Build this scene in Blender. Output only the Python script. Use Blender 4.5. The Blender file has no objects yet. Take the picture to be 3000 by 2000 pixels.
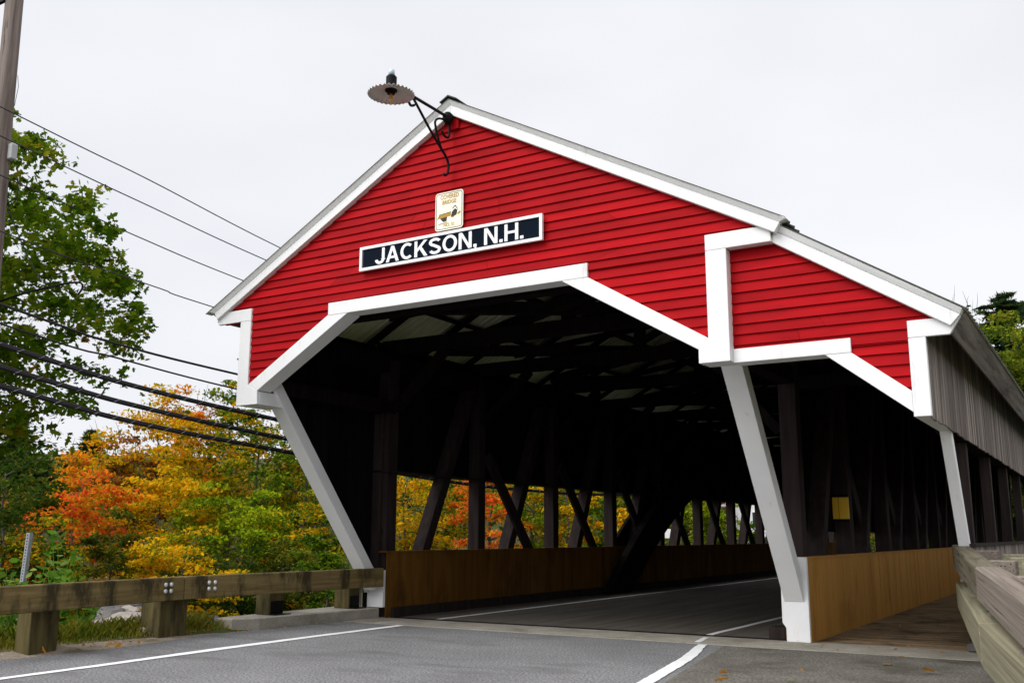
import bpy, bmesh, math, random
import numpy as np
from mathutils import Vector, Matrix, noise

random.seed(7)
C = bpy.context.scene.collection
SC = bpy.context.scene

# ------------------------------------------------------------------ materials
def nt(name):
    m = bpy.data.materials.new(name); m.use_nodes = True
    t = m.node_tree; t.nodes.clear()
    return m, t.nodes, t.links

def node(ns, typ, **kw):
    n = ns.new(typ)
    for k, v in kw.items():
        if k in n.inputs: n.inputs[k].default_value = v
        else: setattr(n, k, v)
    return n

def ramp(ns, stops):
    r = ns.new('ShaderNodeValToRGB'); e = r.color_ramp.elements
    while len(e) < len(stops): e.new(0.5)
    for i, (p, c) in enumerate(stops):
        e[i].position = p; e[i].color = (c[0], c[1], c[2], 1)
    return r

def mixc(ns, ls, a, b, fac, mode='MIX'):
    m = ns.new('ShaderNodeMix'); m.data_type = 'RGBA'; m.blend_type = mode
    for sock, v in ((m.inputs[0], fac), (m.inputs[6], a), (m.inputs[7], b)):
        if hasattr(v, 'is_linked'): ls.new(v, sock)
        elif isinstance(v, (int, float)): sock.default_value = v
        else: sock.default_value = (v[0], v[1], v[2], 1)
    return m.outputs[2]

def surf(name, c1, c2, scale=(3, 3, 3), detail=6, rough=.7, isl=0.0, bump=0.0, bscale=None,
         dirt=None, dirt_scale=(1, 1, 1), dirt_lo=.55, dirt_hi=.75, spec=.3, metal=0.0, lo=.3, hi=.7, speck=None):
    """two-tone noise with optional per-board tone, dirt of its own shape, fine bump"""
    m, ns, ls = nt(name)
    out = node(ns, 'ShaderNodeOutputMaterial'); p = node(ns, 'ShaderNodeBsdfPrincipled')
    ls.new(p.outputs[0], out.inputs[0])
    tc = node(ns, 'ShaderNodeTexCoord'); mp = node(ns, 'ShaderNodeMapping'); mp.inputs['Scale'].default_value = scale
    ls.new(tc.outputs['Object'], mp.inputs[0])
    nz = node(ns, 'ShaderNodeTexNoise', Scale=1.0, Detail=detail, Roughness=.6); ls.new(mp.outputs[0], nz.inputs['Vector'])
    r = ramp(ns, [(lo, c1), (hi, c2)]); ls.new(nz.outputs[0], r.inputs[0])
    col = r.outputs[0]
    if isl:
        g = node(ns, 'ShaderNodeNewGeometry')
        mr = node(ns, 'ShaderNodeMapRange'); mr.inputs[3].default_value = 1 - isl; mr.inputs[4].default_value = 1 + isl
        ls.new(g.outputs['Random Per Island'], mr.inputs[0])
        col = mixc(ns, ls, col, mr.outputs[0], 1.0, 'MULTIPLY')
    if speck:
        n3 = node(ns, 'ShaderNodeTexNoise', Scale=speck[0], Detail=2); ls.new(tc.outputs['Object'], n3.inputs['Vector'])
        r3 = ramp(ns, [(.35, (speck[1],) * 3), (.65, (speck[2],) * 3)]); ls.new(n3.outputs[0], r3.inputs[0])
        col = mixc(ns, ls, col, r3.outputs[0], 1.0, 'MULTIPLY')
    if dirt:
        mp2 = node(ns, 'ShaderNodeMapping'); mp2.inputs['Scale'].default_value = dirt_scale; mp2.inputs['Location'].default_value = (3.3, 1.7, .4)
        ls.new(tc.outputs['Object'], mp2.inputs[0])
        n2 = node(ns, 'ShaderNodeTexNoise', Scale=1.0, Detail=5, Roughness=.65); ls.new(mp2.outputs[0], n2.inputs['Vector'])
        r2 = ramp(ns, [(dirt_lo, (0, 0, 0)), (dirt_hi, (1, 1, 1))]); ls.new(n2.outputs[0], r2.inputs[0])
        col = mixc(ns, ls, col, dirt, r2.outputs[0])
    ls.new(col, p.inputs['Base Color'])
    p.inputs['Roughness'].default_value = rough
    p.inputs['Specular IOR Level'].default_value = spec
    p.inputs['Metallic'].default_value = metal
    if bump:
        b = node(ns, 'ShaderNodeBump', Strength=min(1, bump * 1.0), Distance=.01)
        if bscale:
            mp3 = node(ns, 'ShaderNodeMapping'); mp3.inputs['Scale'].default_value = bscale
            ls.new(tc.outputs['Object'], mp3.inputs[0])
            n4 = node(ns, 'ShaderNodeTexNoise', Scale=1.0, Detail=4); ls.new(mp3.outputs[0], n4.inputs['Vector'])
            ls.new(n4.outputs[0], b.inputs['Height'])
        else:
            ls.new(nz.outputs[0], b.inputs['Height'])
        ls.new(b.outputs[0], p.inputs['Normal'])
    return m

def leafmat(name, stops, nscale=.5, isl=.55, trans=.42):
    m, ns, ls = nt(name)
    out = node(ns, 'ShaderNodeOutputMaterial')
    d = node(ns, 'ShaderNodeBsdfDiffuse'); t = node(ns, 'ShaderNodeBsdfTranslucent')
    mx = node(ns, 'ShaderNodeMixShader'); mx.inputs[0].default_value = trans
    tc = node(ns, 'ShaderNodeTexCoord'); g = node(ns, 'ShaderNodeNewGeometry')
    nz = node(ns, 'ShaderNodeTexNoise', Scale=nscale, Detail=3); ls.new(tc.outputs['Object'], nz.inputs['Vector'])
    mr = node(ns, 'ShaderNodeMapRange'); mr.inputs[3].default_value = -isl / 2; mr.inputs[4].default_value = isl / 2
    ls.new(g.outputs['Random Per Island'], mr.inputs[0])
    ad = node(ns, 'ShaderNodeMath', operation='ADD'); ls.new(nz.outputs[0], ad.inputs[0]); ls.new(mr.outputs[0], ad.inputs[1])
    r = ramp(ns, stops); ls.new(ad.outputs[0], r.inputs[0])
    ls.new(r.outputs[0], d.inputs[0]); ls.new(r.outputs[0], t.inputs[0])
    ls.new(d.outputs[0], mx.inputs[1]); ls.new(t.outputs[0], mx.inputs[2]); ls.new(mx.outputs[0], out.inputs[0])
    return m

def plain(name, c, rough=.6, spec=.3, metal=0.0, trans=0.0):
    m, ns, ls = nt(name)
    out = node(ns, 'ShaderNodeOutputMaterial'); p = node(ns, 'ShaderNodeBsdfPrincipled'); ls.new(p.outputs[0], out.inputs[0])
    p.inputs['Base Color'].default_value = (*c, 1); p.inputs['Roughness'].default_value = rough
    p.inputs['Specular IOR Level'].default_value = spec; p.inputs['Metallic'].default_value = metal
    p.inputs['Transmission Weight'].default_value = trans
    return m

M = {}
M['red'] = surf('red_paint', (.29, .003, .0055), (.385, .0045, .008), (1.2, 1.2, 5), rough=.7, spec=.08, isl=.17, bump=.25, bscale=(6, 40, 60),
                dirt=(.25, .005, .008), dirt_scale=(.7, 1, 2.5), dirt_lo=.56, dirt_hi=.8)
M['white'] = surf('white_paint', (.71, .71, .71), (.77, .77, .765), (1.5, 1.5, 1.5), rough=.5, isl=.02, bump=.12, bscale=(30, 30, 8),
                  dirt=(.40, .36, .30), dirt_scale=(7, 7, 1.1), dirt_lo=.62, dirt_hi=.95)
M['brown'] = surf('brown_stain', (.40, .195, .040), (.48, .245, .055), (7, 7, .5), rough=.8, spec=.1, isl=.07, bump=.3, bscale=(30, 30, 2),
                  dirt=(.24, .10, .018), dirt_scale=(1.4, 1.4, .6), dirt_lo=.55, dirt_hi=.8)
M['brownshaded'] = surf('shaded_brown_stain', (.10, .043, .007), (.165, .078, .015), (7, 7, .5), rough=.85, isl=.14, spec=.06, dirt=(.05, .022, .006), dirt_scale=(1.4, 1.4, .6), dirt_lo=.5, dirt_hi=.75)  # darker copy of the brown stain; dim interior light is put into the colour
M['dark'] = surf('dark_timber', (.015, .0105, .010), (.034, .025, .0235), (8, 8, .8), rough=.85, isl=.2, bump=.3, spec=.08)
M['darkshaded'] = surf('shaded_timber', (.006, .0045, .0042), (.014, .0105, .0098), (8, 8, .8), rough=.95, isl=.2, spec=.02)  # blacker copy of the dark timber, with the shade under the roof painted in
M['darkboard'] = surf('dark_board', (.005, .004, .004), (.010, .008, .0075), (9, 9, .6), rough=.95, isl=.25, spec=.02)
M['grey'] = surf('weathered_board', (.085, .064, .055), (.36, .31, .275), (13, 13, .35), rough=.9, isl=.32, bump=.4, bscale=(25, 25, 1), spec=.1,
                 dirt=(.045, .034, .03), dirt_scale=(6, 6, .35), dirt_lo=.50, dirt_hi=.75)
M['railold'] = surf('old_rail_timber', (.10, .07, .026), (.215, .158, .068), (3, .8, 16), rough=.9, bump=.5, bscale=(10, 1.2, 40), spec=.1,
                    dirt=(.045, .036, .018), dirt_scale=(3, 2.6, .9), dirt_lo=.48, dirt_hi=.62)
M['railolive'] = surf('mossy_post_timber', (.062, .050, .019), (.14, .112, .048), (9, 9, 1), rough=.9, bump=.4, spec=.1,
                      dirt=(.022, .020, .012), dirt_scale=(3.5, 3.5, .7), dirt_lo=.46, dirt_hi=.66)
M['railgrey'] = surf('grey_rail_timber', (.125, .10, .08), (.25, .215, .18), (24, .35, 46), lo=.3, hi=.7, detail=8, rough=.9, bump=.45, bscale=(30, 1.2, 70), spec=.1,
                     dirt=(.03, .023, .017), dirt_scale=(34, .28, 38), dirt_lo=.60, dirt_hi=.63)
M['railfar'] = surf('mossy_rail_timber', (.085, .073, .05), (.165, .145, .10), (24, .4, 46), lo=.3, hi=.7, detail=8, rough=.9, bump=.45, bscale=(30, 1.2, 70), spec=.1, dirt=(.03, .028, .016), dirt_scale=(8, .7, 10), dirt_lo=.54, dirt_hi=.66)
M['railmoss'] = surf('green_grey_timber', (.14, .128, .078), (.26, .24, .165), (22, .45, 44), lo=.3, hi=.7, detail=8, rough=.9, bump=.45, bscale=(30, 1.2, 70), spec=.1,
                     dirt=(.15, .20, .13), dirt_scale=(3, 1.6, 3.2), dirt_lo=.60, dirt_hi=.72)
M['greyfascia'] = surf('weathered_fascia', (.10, .085, .075), (.27, .24, .21), (9, .5, 14), rough=.9, bump=.3, spec=.1, dirt=(.06, .05, .042), dirt_scale=(7, .6, 9), dirt_lo=.5, dirt_hi=.7)
M['plank'] = surf('walkway_plank', (.16, .11, .062), (.31, .225, .135), (1, 9, 3), rough=.9, isl=.22, bump=.4, spec=.1,
                  dirt=(.04, .032, .022), dirt_scale=(1.2, 1.2, 1), dirt_lo=.5, dirt_hi=.7)
M['concrete'] = surf('concrete', (.24, .22, .18), (.37, .34, .285), (2.2, 2.2, 2.2), rough=.9, speck=(60, .8, 1.15), bump=.3, bscale=(40, 40, 40),
                     dirt=(.15, .14, .10), dirt_scale=(1.1, 1.1, 1.1), dirt_lo=.55, dirt_hi=.75)
M['asphalt'] = surf('asphalt', (.135, .133, .134), (.205, .203, .204), (.45, .45, .45), detail=8, rough=.9, speck=(34, .45, 1.6), bump=.35, bscale=(70, 70, 70), spec=.25,
                    dirt=(.115, .112, .11), dirt_scale=(.5, 1.6, 1), dirt_lo=.54, dirt_hi=.72)
M['asphaltdark'] = surf('old_asphalt', (.095, .085, .07), (.15, .14, .12), (1.3, 1.3, 1.3), rough=.9, speck=(30, .5, 1.5), bump=.3, bscale=(60, 60, 60),
                        dirt=(.06, .055, .04), dirt_scale=(1.5, 1.5, 1), dirt_lo=.5, dirt_hi=.7)
M['deckasphalt'] = surf('bridge_asphalt', (.058, .050, .040), (.150, .130, .104), (5.5, .22, 1), rough=.85, speck=(70, .7, 1.3), bump=.2, bscale=(60, 60, 60), spec=.3)
M['linepaint'] = surf('line_paint', (.72, .72, .72), (.82, .82, .82), (6, 6, 6), rough=.7, dirt=(.25, .25, .25), dirt_scale=(9, 9, 9), dirt_lo=.68, dirt_hi=.8)
M['gravel'] = surf('gravel', (.15, .125, .095), (.34, .29, .23), (26, 26, 26), detail=4, rough=.95, bump=.8, bscale=(40, 40, 40), spec=.1,
                   dirt=(.09, .07, .04), dirt_scale=(1.4, 1.4, 1), dirt_lo=.5, dirt_hi=.7)
M['roofmetal'] = surf('roof_metal', (.018, .022, .019), (.04, .046, .04), (3, 3, 3), rough=.6, spec=.25)
M['roofbare'] = surf('bare_roof_sheet', (.42, .44, .28), (.80, .82, .60), (.8, 26, .8), rough=.6, metal=0.0, spec=.3)
M['iron'] = plain('black_iron', (.006, .006, .007), .6, .12)
M['cable'] = surf('cable_rubber', (.014, .013, .014), (.030, .028, .030), (40, 40, 40), rough=.6)
M['wire'] = plain('bare_wire', (.03, .025, .03), .5, .4)
M['galv'] = surf('galvanised_steel', (.38, .40, .43), (.52, .54, .57), (30, 30, 12), rough=.45, metal=.5)
M['bolt'] = plain('bolt_steel', (.62, .62, .60), .4, .5, .4)
M['navy'] = plain('navy_panel', (.006, .010, .018), .8, .03)
M['signwhite'] = plain('sign_white', (.83, .83, .83), .45, .4)
M['yellow'] = plain('yellow_reflective', (.90, .54, .03), .5, .4)
M['redrefl'] = plain('red_reflector', (.80, .03, .008), .25, .6)
M['plaque'] = surf('plaque_cream', (.84, .80, .60), (.88, .86, .74), (4, 4, 4), rough=.45)
M['ochre'] = plain('ochre_print', (.42, .23, .02), .5)
M['blackprint'] = plain('black_print', (.02, .018, .012), .5)
M['shade'] = surf('enamel_shade', (.50, .46, .44), (.62, .58, .55), (6, 6, 6), rough=.7)
M['glass'] = plain('bulb_glass', (.75, .42, .12), .1, .5, 0, .55)
M['clear'] = plain('photocell_plastic', (.48, .60, .66), .25, .5)
M['pole'] = surf('pole_wood', (.075, .058, .052), (.25, .205, .18), (14, 14, .6), rough=.9, bump=.6, bscale=(30, 30, 1.5), spec=.1,
                 dirt=(.06, .045, .04), dirt_scale=(9, 9, 1.3), dirt_lo=.6, dirt_hi=.7)
M['greybox'] = plain('grey_enamel', (.42, .43, .44), .5)
M['rock'] = surf('rock', (.085, .078, .075), (.20, .185, .175), (1.6, 1.6, 1.6), rough=.9, bump=.6, bscale=(8, 8, 8), spec=.1)
M['rockpale'] = surf('pale_rock', (.28, .245, .21), (.43, .385, .34), (1.8, 1.8, 1.8), rough=.9, bump=.5, bscale=(8, 8, 8), spec=.1)
M['soil'] = surf('soil', (.045, .038, .018), (.12, .095, .05), (.8, .8, .8), rough=.95, bump=.5, bscale=(9, 9, 9), spec=.05,
                 dirt=(.055, .075, .02), dirt_scale=(.35, .35, .35), dirt_lo=.42, dirt_hi=.6)
M['water'] = plain('river_water', (.03, .04, .035), .08, .5)
M['bark'] = surf('bark', (.045, .036, .03), (.14, .12, .105), (9, 9, 1.6), rough=.95, bump=.5, spec=.05)
M['grass'] = leafmat('grass_blades', [(.2, (.10, .17, .015)), (.5, (.27, .29, .03)), (.8, (.48, .38, .08))], 1.2)
M['weed'] = leafmat('weed_leaf', [(.25, (.10, .24, .02)), (.55, (.22, .40, .05)), (.85, (.42, .55, .14))], 1.2)
# foliage palettes
M['maple'] = leafmat('maple_leaf', [(.15, (.028, .068, .004)), (.45, (.078, .15, .006)), (.66, (.135, .21, .010)), (.82, (.24, .23, .014)), (.97, (.44, .17, .012))], .55)
M['darkgreen'] = leafmat('dark_leaf', [(.2, (.012, .032, .005)), (.5, (.034, .076, .008)), (.75, (.085, .115, .012)), (.95, (.42, .16, .012))], .7)
M['green'] = leafmat('green_leaf', [(.2, (.024, .06, .005)), (.5, (.075, .15, .010)), (.75, (.19, .26, .012)), (.95, (.50, .34, .02))], .7)
M['lime'] = leafmat('lime_leaf', [(.2, (.06, .12, .006)), (.5, (.19, .28, .010)), (.75, (.38, .42, .014)), (.95, (.60, .46, .02))], .6)
M['gold'] = leafmat('gold_leaf', [(.12, (.06, .12, .008)), (.32, (.26, .25, .010)), (.5, (.62, .40, .010)), (.7, (.78, .42, .010)), (.93, (.78, .24, .010))], .75, .6)
M['orange'] = leafmat('orange_leaf', [(.12, (.08, .13, .008)), (.34, (.42, .26, .010)), (.52, (.74, .34, .010)), (.74, (.80, .20, .010)), (.95, (.68, .09, .014))], .75, .6)
M['redleaf'] = leafmat('red_leaf', [(.15, (.09, .13, .012)), (.34, (.46, .25, .012)), (.52, (.74, .22, .014)), (.72, (.74, .10, .02)), (.95, (.55, .04, .02))], .75, .6)
M['rust'] = leafmat('rust_leaf', [(.15, (.08, .06, .02)), (.45, (.26, .13, .03)), (.7, (.46, .17, .03)), (.9, (.30, .10, .06))], .6)
M['mixed'] = leafmat('mixed_leaf', [(.14, (.03, .075, .006)), (.40, (.12, .20, .010)), (.56, (.38, .33, .012)), (.74, (.68, .36, .010)), (.93, (.68, .14, .012))], .6, .6)
M['yellowgreen'] = leafmat('yellowgreen_leaf', [(.2, (.04, .08, .008)), (.5, (.13, .18, .015)), (.75, (.28, .28, .02)), (.95, (.5, .32, .03))], .6)
M['olive'] = leafmat('olive_leaf', [(.2, (.025, .045, .008)), (.5, (.08, .11, .012)), (.75, (.20, .20, .02)), (.95, (.45, .24, .02))], .7)
M['needle'] = leafmat('needle', [(.2, (.014, .032, .012)), (.5, (.030, .060, .018)), (.8, (.07, .09, .02)), (.95, (.16, .11, .02))], .8)
M['farleaf'] = leafmat('far_leaf', [(.15, (.010, .026, .006)), (.44, (.035, .065, .010)), (.58, (.10, .11, .014)), (.70, (.34, .20, .02)), (.88, (.48, .13, .02))], .16, .4)
M['dryleaf'] = leafmat('dry_leaf', [(.2, (.30, .12, .02)), (.6, (.46, .22, .03)), (.9, (.55, .38, .05))], 3)
M['housewall'] = surf('house_wall', (.72, .72, .72), (.80, .80, .80), (.5, .5, 6), rough=.7)
M['houseroof'] = plain('house_roof', (.09, .085, .085), .8)
M['pane'] = plain('window_pane', (.03, .035, .04), .1, .5)

# ------------------------------------------------------------------ mesh helper
class MB:
    def __init__(s): s.v = []; s.f = []; s.mi = []; s.m = 0
    def add(s, vs, fs):
        o = len(s.v); s.v += [tuple(v) for v in vs]; s.f += [tuple(i + o for i in f) for f in fs]; s.mi += [s.m] * len(fs); return s
    def hexa(s, p):  # 8 points: bottom ring 0-3, top ring 4-7
        return s.add(p, [(3, 2, 1, 0), (4, 5, 6, 7), (0, 1, 5, 4), (1, 2, 6, 5), (2, 3, 7, 6), (3, 0, 4, 7)])
    def box(s, x0, x1, y0, y1, z0, z1):
        return s.hexa([(x0, y0, z0), (x1, y0, z0), (x1, y1, z0), (x0, y1, z0), (x0, y0, z1), (x1, y0, z1), (x1, y1, z1), (x0, y1, z1)])
    def prism(s, poly, y0, y1):  # polygon in xz, extruded along y
        n = len(poly)
        area = sum(poly[i][0] * poly[(i + 1) % n][1] - poly[(i + 1) % n][0] * poly[i][1] for i in range(n))
        if area < 0: poly = poly[::-1]
        vs = [(x, y0, z) for x, z in poly] + [(x, y1, z) for x, z in poly]
        fs = [tuple(range(n)), tuple(range(2 * n - 1, n - 1, -1))]
        fs += [(i, i + n, (i + 1) % n + n, (i + 1) % n) for i in range(n)]
        return s.add(vs, fs)
    def beam(s, p, q, w, h, up=(0, 0, 1)):
        p = Vector(p); q = Vector(q); d = (q - p).normalized(); up = Vector(up)
        r = d.cross(up).normalized(); u = r.cross(d).normalized()
        P = []
        for c in (p, q):
            for a, b in ((-1, -1), (1, -1), (1, 1), (-1, 1)): P.append(c + r * (a * w / 2) + u * (b * h / 2))
        return s.hexa(P)
    def tube(s, pts, r, n=8, cap=True):
        pts = [Vector(p) for p in pts]; k = len(pts); rs = r if isinstance(r, (list, tuple)) else [r] * k
        vs = []; prev = None
        for i, p in enumerate(pts):
            d = (pts[min(i + 1, k - 1)] - pts[max(i - 1, 0)])
            d = d.normalized() if d.length > 1e-9 else Vector((0, 0, 1))
            a = prev if prev is not None else (Vector((0, 0, 1)) if abs(d.z) < .9 else Vector((1, 0, 0)))
            x = d.cross(a); x = x.normalized() if x.length > 1e-6 else d.orthogonal().normalized()
            y = x.cross(d).normalized(); prev = y
            for j in range(n):
                t = 2 * math.pi * j / n
                vs.append(p + (x * math.cos(t) + y * math.sin(t)) * rs[i])
        fs = []
        for i in range(k - 1):
            for j in range(n):
                fs.append((i * n + j, i * n + (j + 1) % n, (i + 1) * n + (j + 1) % n, (i + 1) * n + j))
        if cap:
            fs.append(tuple(range(n - 1, -1, -1))); fs.append(tuple((k - 1) * n + j for j in range(n)))
        return s.add(vs, fs)
    def lathe(s, prof, cx, cy, n=24, wob=None):  # (r, z) profile about a vertical axis
        vs = []
        for r, z in prof:
            for j in range(n):
                t = 2 * math.pi * j / n
                dr, dz = wob(r, j) if wob else (0, 0)
                vs.append((cx + (r + dr) * math.cos(t), cy + (r + dr) * math.sin(t), z + dz))
        k = len(prof)
        fs = [(i * n + j, i * n + (j + 1) % n, (i + 1) * n + (j + 1) % n, (i + 1) * n + j) for i in range(k - 1) for j in range(n)]
        return s.add(vs, fs)
    def build(s, name, mats, parent=None, bevel=0, smooth=False):
        me = bpy.data.meshes.new(name); me.from_pydata(s.v, [], s.f)
        mats = mats if isinstance(mats, (list, tuple)) else [mats]
        for m in mats: me.materials.append(m)
        if len(mats) > 1: me.polygons.foreach_set('material_index', s.mi)
        if smooth: me.polygons.foreach_set('use_smooth', [True] * len(me.polygons))
        bm = bmesh.new(); bm.from_mesh(me); bmesh.ops.recalc_face_normals(bm, faces=bm.faces); bm.to_mesh(me); bm.free()
        me.update()
        o = bpy.data.objects.new(name, me); C.objects.link(o)
        if parent is not None: put(o, parent)
        if bevel:
            b = o.modifiers.new('edge', 'BEVEL'); b.width = bevel; b.segments = 1; b.limit_method = 'ANGLE'; b.angle_limit = .6
        return o

def root_loc(o):
    v = Vector((0, 0, 0)); p = o
    while p is not None and p.type == 'EMPTY': v = v + p.location; p = p.parent
    return v
def put(o, parent):
    o.parent = parent
    o.matrix_parent_inverse = Matrix.Translation(-root_loc(parent))
def tag(o, label, cat, group=None, kind=None):
    o['label'] = label; o['category'] = cat
    if group: o['group'] = group
    if kind: o['kind'] = kind
    return o
def thing(name, label, cat, loc, group=None):
    e = bpy.data.objects.new(name, None); e.empty_display_size = .3; C.objects.link(e); e.location = loc
    return tag(e, label, cat, group)
def struct(o, label=None, cat=None, kind='structure'):
    o['kind'] = kind
    if label: o['label'] = label
    if cat: o['category'] = cat
    return o
def pt(o, label): o['label'] = label; return o

def text_mesh(txt, name, mat, parent, x0, x1, z0, z1, y, bold=.02, depth=.008):
    cu = bpy.data.curves.new(name + '_curve', 'FONT'); cu.body = txt; cu.size = 1; cu.offset = bold; cu.extrude = .01; cu.resolution_u = 6
    t = bpy.data.objects.new(name + '_tmp', cu); C.objects.link(t)
    dg = bpy.context.evaluated_depsgraph_get(); dg.update()
    me = bpy.data.meshes.new_from_object(t.evaluated_get(dg)); bpy.data.objects.remove(t)
    me.name = name
    n = len(me.vertices); co = np.empty(n * 3); me.vertices.foreach_get('co', co); co = co.reshape(-1, 3)
    a, b = co[:, 0].min(), co[:, 0].max(); c = 0 if txt else 0
    lo, hi = co[:, 1].min(), co[:, 1].max()
    cap = .69 + bold; base = -bold
    out = np.empty_like(co)
    out[:, 0] = x0 + (co[:, 0] - a) / (b - a) * (x1 - x0)
    out[:, 2] = z0 + (co[:, 1] - base) / (cap - base + bold) * (z1 - z0)
    out[:, 1] = y - (co[:, 2] + .01) / .02 * depth
    me.vertices.foreach_set('co', out.ravel()); me.materials.clear(); me.materials.append(mat); me.update()
    o = bpy.data.objects.new(name, me); C.objects.link(o); put(o, parent)
    return o

# ------------------------------------------------------------------ camera
cam = bpy.data.cameras.new('camera'); co = bpy.data.objects.new('camera', cam); C.objects.link(co); SC.camera = co
cam.sensor_width = 36; cam.lens = 2859.78 / 3000 * 36; cam.clip_end = 3000; cam.clip_start = .05
R_ = Vector((0.85411397, 0.52007832, 0.00280385)); U_ = Vector((0.09853316, -0.16710777, 0.98100266)); F_ = Vector((-0.51066676, 0.8376118, 0.19397404))
mw = Matrix(((R_.x, U_.x, -F_.x, 6.0388), (R_.y, U_.y, -F_.y, -12.326), (R_.z, U_.z, -F_.z, 1.65), (0, 0, 0, 1)))
co.matrix_world = mw
CAM = Vector((6.0388, -12.326, 1.65))

# ------------------------------------------------------------------ world and sun (overcast)
w = bpy.data.worlds.new('World'); SC.world = w; w.use_nodes = True
ns, ls = w.node_tree.nodes, w.node_tree.links; ns.clear()
wo = node(ns, 'ShaderNodeOutputWorld'); bg = node(ns, 'ShaderNodeBackground', Strength=.1); ls.new(bg.outputs[0], wo.inputs[0])
SUN_DIR = Vector((-.30, -.62, .74)).normalized()
sky = node(ns, 'ShaderNodeTexSky', sky_type='NISHITA'); sky.sun_disc = False
sky.sun_elevation = math.asin(SUN_DIR.z); sky.sun_rotation = math.atan2(SUN_DIR.x, SUN_DIR.y)
tc = node(ns, 'ShaderNodeTexCoord'); mp = node(ns, 'ShaderNodeMapping'); mp.inputs['Scale'].default_value = (1.3, 1.3, 3.0)
ls.new(tc.outputs['Generated'], mp.inputs[0])
nz = node(ns, 'ShaderNodeTexNoise', Scale=1.1, Detail=4, Roughness=.5); ls.new(mp.outputs[0], nz.inputs['Vector'])
rp = ramp(ns, [(.33, (.82, .835, .885)), (.64, (.965, .97, 1.0))]); ls.new(nz.outputs[0], rp.inputs[0])
dt = node(ns, 'ShaderNodeVectorMath', operation='DOT_PRODUCT'); dt.inputs[1].default_value = SUN_DIR; ls.new(tc.outputs['Generated'], dt.inputs[0])
gr = node(ns, 'ShaderNodeMapRange'); gr.interpolation_type = 'SMOOTHSTEP'
for i_, v_ in ((1, .22), (2, .90), (3, 7.2), (4, 15.8)): gr.inputs[i_].default_value = v_
ls.new(dt.outputs['Value'], gr.inputs[0])
cl = mixc(ns, ls, rp.outputs[0], gr.outputs[0], 1.0, 'MULTIPLY')
ls.new(mixc(ns, ls, sky.outputs[0], cl, .95), bg.inputs[0])
sl = bpy.data.lights.new('sun', 'SUN'); sl.energy = 1.5; sl.angle = math.radians(35); sl.color = (1, .975, .94)
so = bpy.data.objects.new('sun', sl); C.objects.link(so); so.rotation_euler = (-SUN_DIR).to_track_quat('-Z', 'Y').to_euler(); so.location = (-20, -30, 40)
SC.view_settings.view_transform = 'Standard'; SC.view_settings.look = 'None'; SC.view_settings.exposure = .5; SC.view_settings.gamma = 1

# ------------------------------------------------------------------ terrain
def smooth(a, b, x):
    t = max(0, min(1, (x - a) / (b - a))); return t * t * (3 - 2 * t)
def height(x, y):
    q = -.859 * x + .512 * y                                # distance towards the far bank
    near_left = max(0, -7.75 - x + .28 * max(0, -3 - y)); near_front = max(0, y - 4.2)
    right = max(0, x - 5.6 - .18 * max(0, 2 - y))
    d = math.hypot(max(near_left, right), near_front)
    n = noise.noise(Vector((x * .35, y * .35, 0))) * .25 + noise.noise(Vector((x * 1.1, y * 1.1, 3))) * .1
    low = -1.35 - .9 * smooth(15, 21, q) * (1 - smooth(26, 29, q)) - 1.2 * smooth(5.5, 9, y) * smooth(-14, -8, x)
    z = -.03 + (.08 if x < -7.2 and y < 3.4 else 0) - min(.48 * d, 99)
    z = max(z, low + n)
    if d < .8: z = max(z, -.03 - .48 * d)
    far = smooth(28.5, 40, q) * 1.2 + .10 * max(0, q - 40)
    z = z + min(far, 26) + (n * .6 if q > 30 else 0)
    # the road on the far side of the bridge
    f = smooth(37, 41, y) * (1 - smooth(9, 13, abs(x + 2.5)))
    z = z * (1 - f) + (-.03) * f
    return z

xs = sorted(set([-900, -500, -300, -200, -140, -110, -90, -80] + [-72 + 2 * i for i in range(16)] + [-40 + .8 * i for i in range(38)] +
                [-10 + .3 * i for i in range(11)] + [-6.6, -4, -1, 2, 4, 4.8, 5.4, 6, 6.6, 7.5, 9, 11, 14, 18, 24, 32, 45, 70, 120, 250, 500, 900]))
ys = sorted(set([-900, -400, -200, -100, -60, -40, -30, -22, -16, -12] + [-10 + .6 * i for i in range(24)] + [4.4 + .8 * i for i in range(52)] +
                [47 + 2 * i for i in range(18)] + [86, 95, 110, 130, 160, 200, 300, 500, 900]))
g = MB(); nx = len(xs)
for y in ys:
    for x in xs: g.v.append((x, y, height(x, y)))
for j in range(len(ys) - 1):
    for i in range(nx - 1): g.f.append((j * nx + i, j * nx + i + 1, (j + 1) * nx + i + 1, (j + 1) * nx + i)); g.mi.append(0)
struct(g.build('ground', M['soil'], smooth=True), 'earthen river banks and wooded slopes around the bridge', 'ground')
b = MB(); b.add([(-400, -120, -1.95), (60, -120, -1.95), (60, 60, -1.95), (-400, 60, -1.95)], [(0, 1, 2, 3)])
struct(b.build('water', M['water']), 'shallow dark river under the bridge', 'river')

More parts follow.
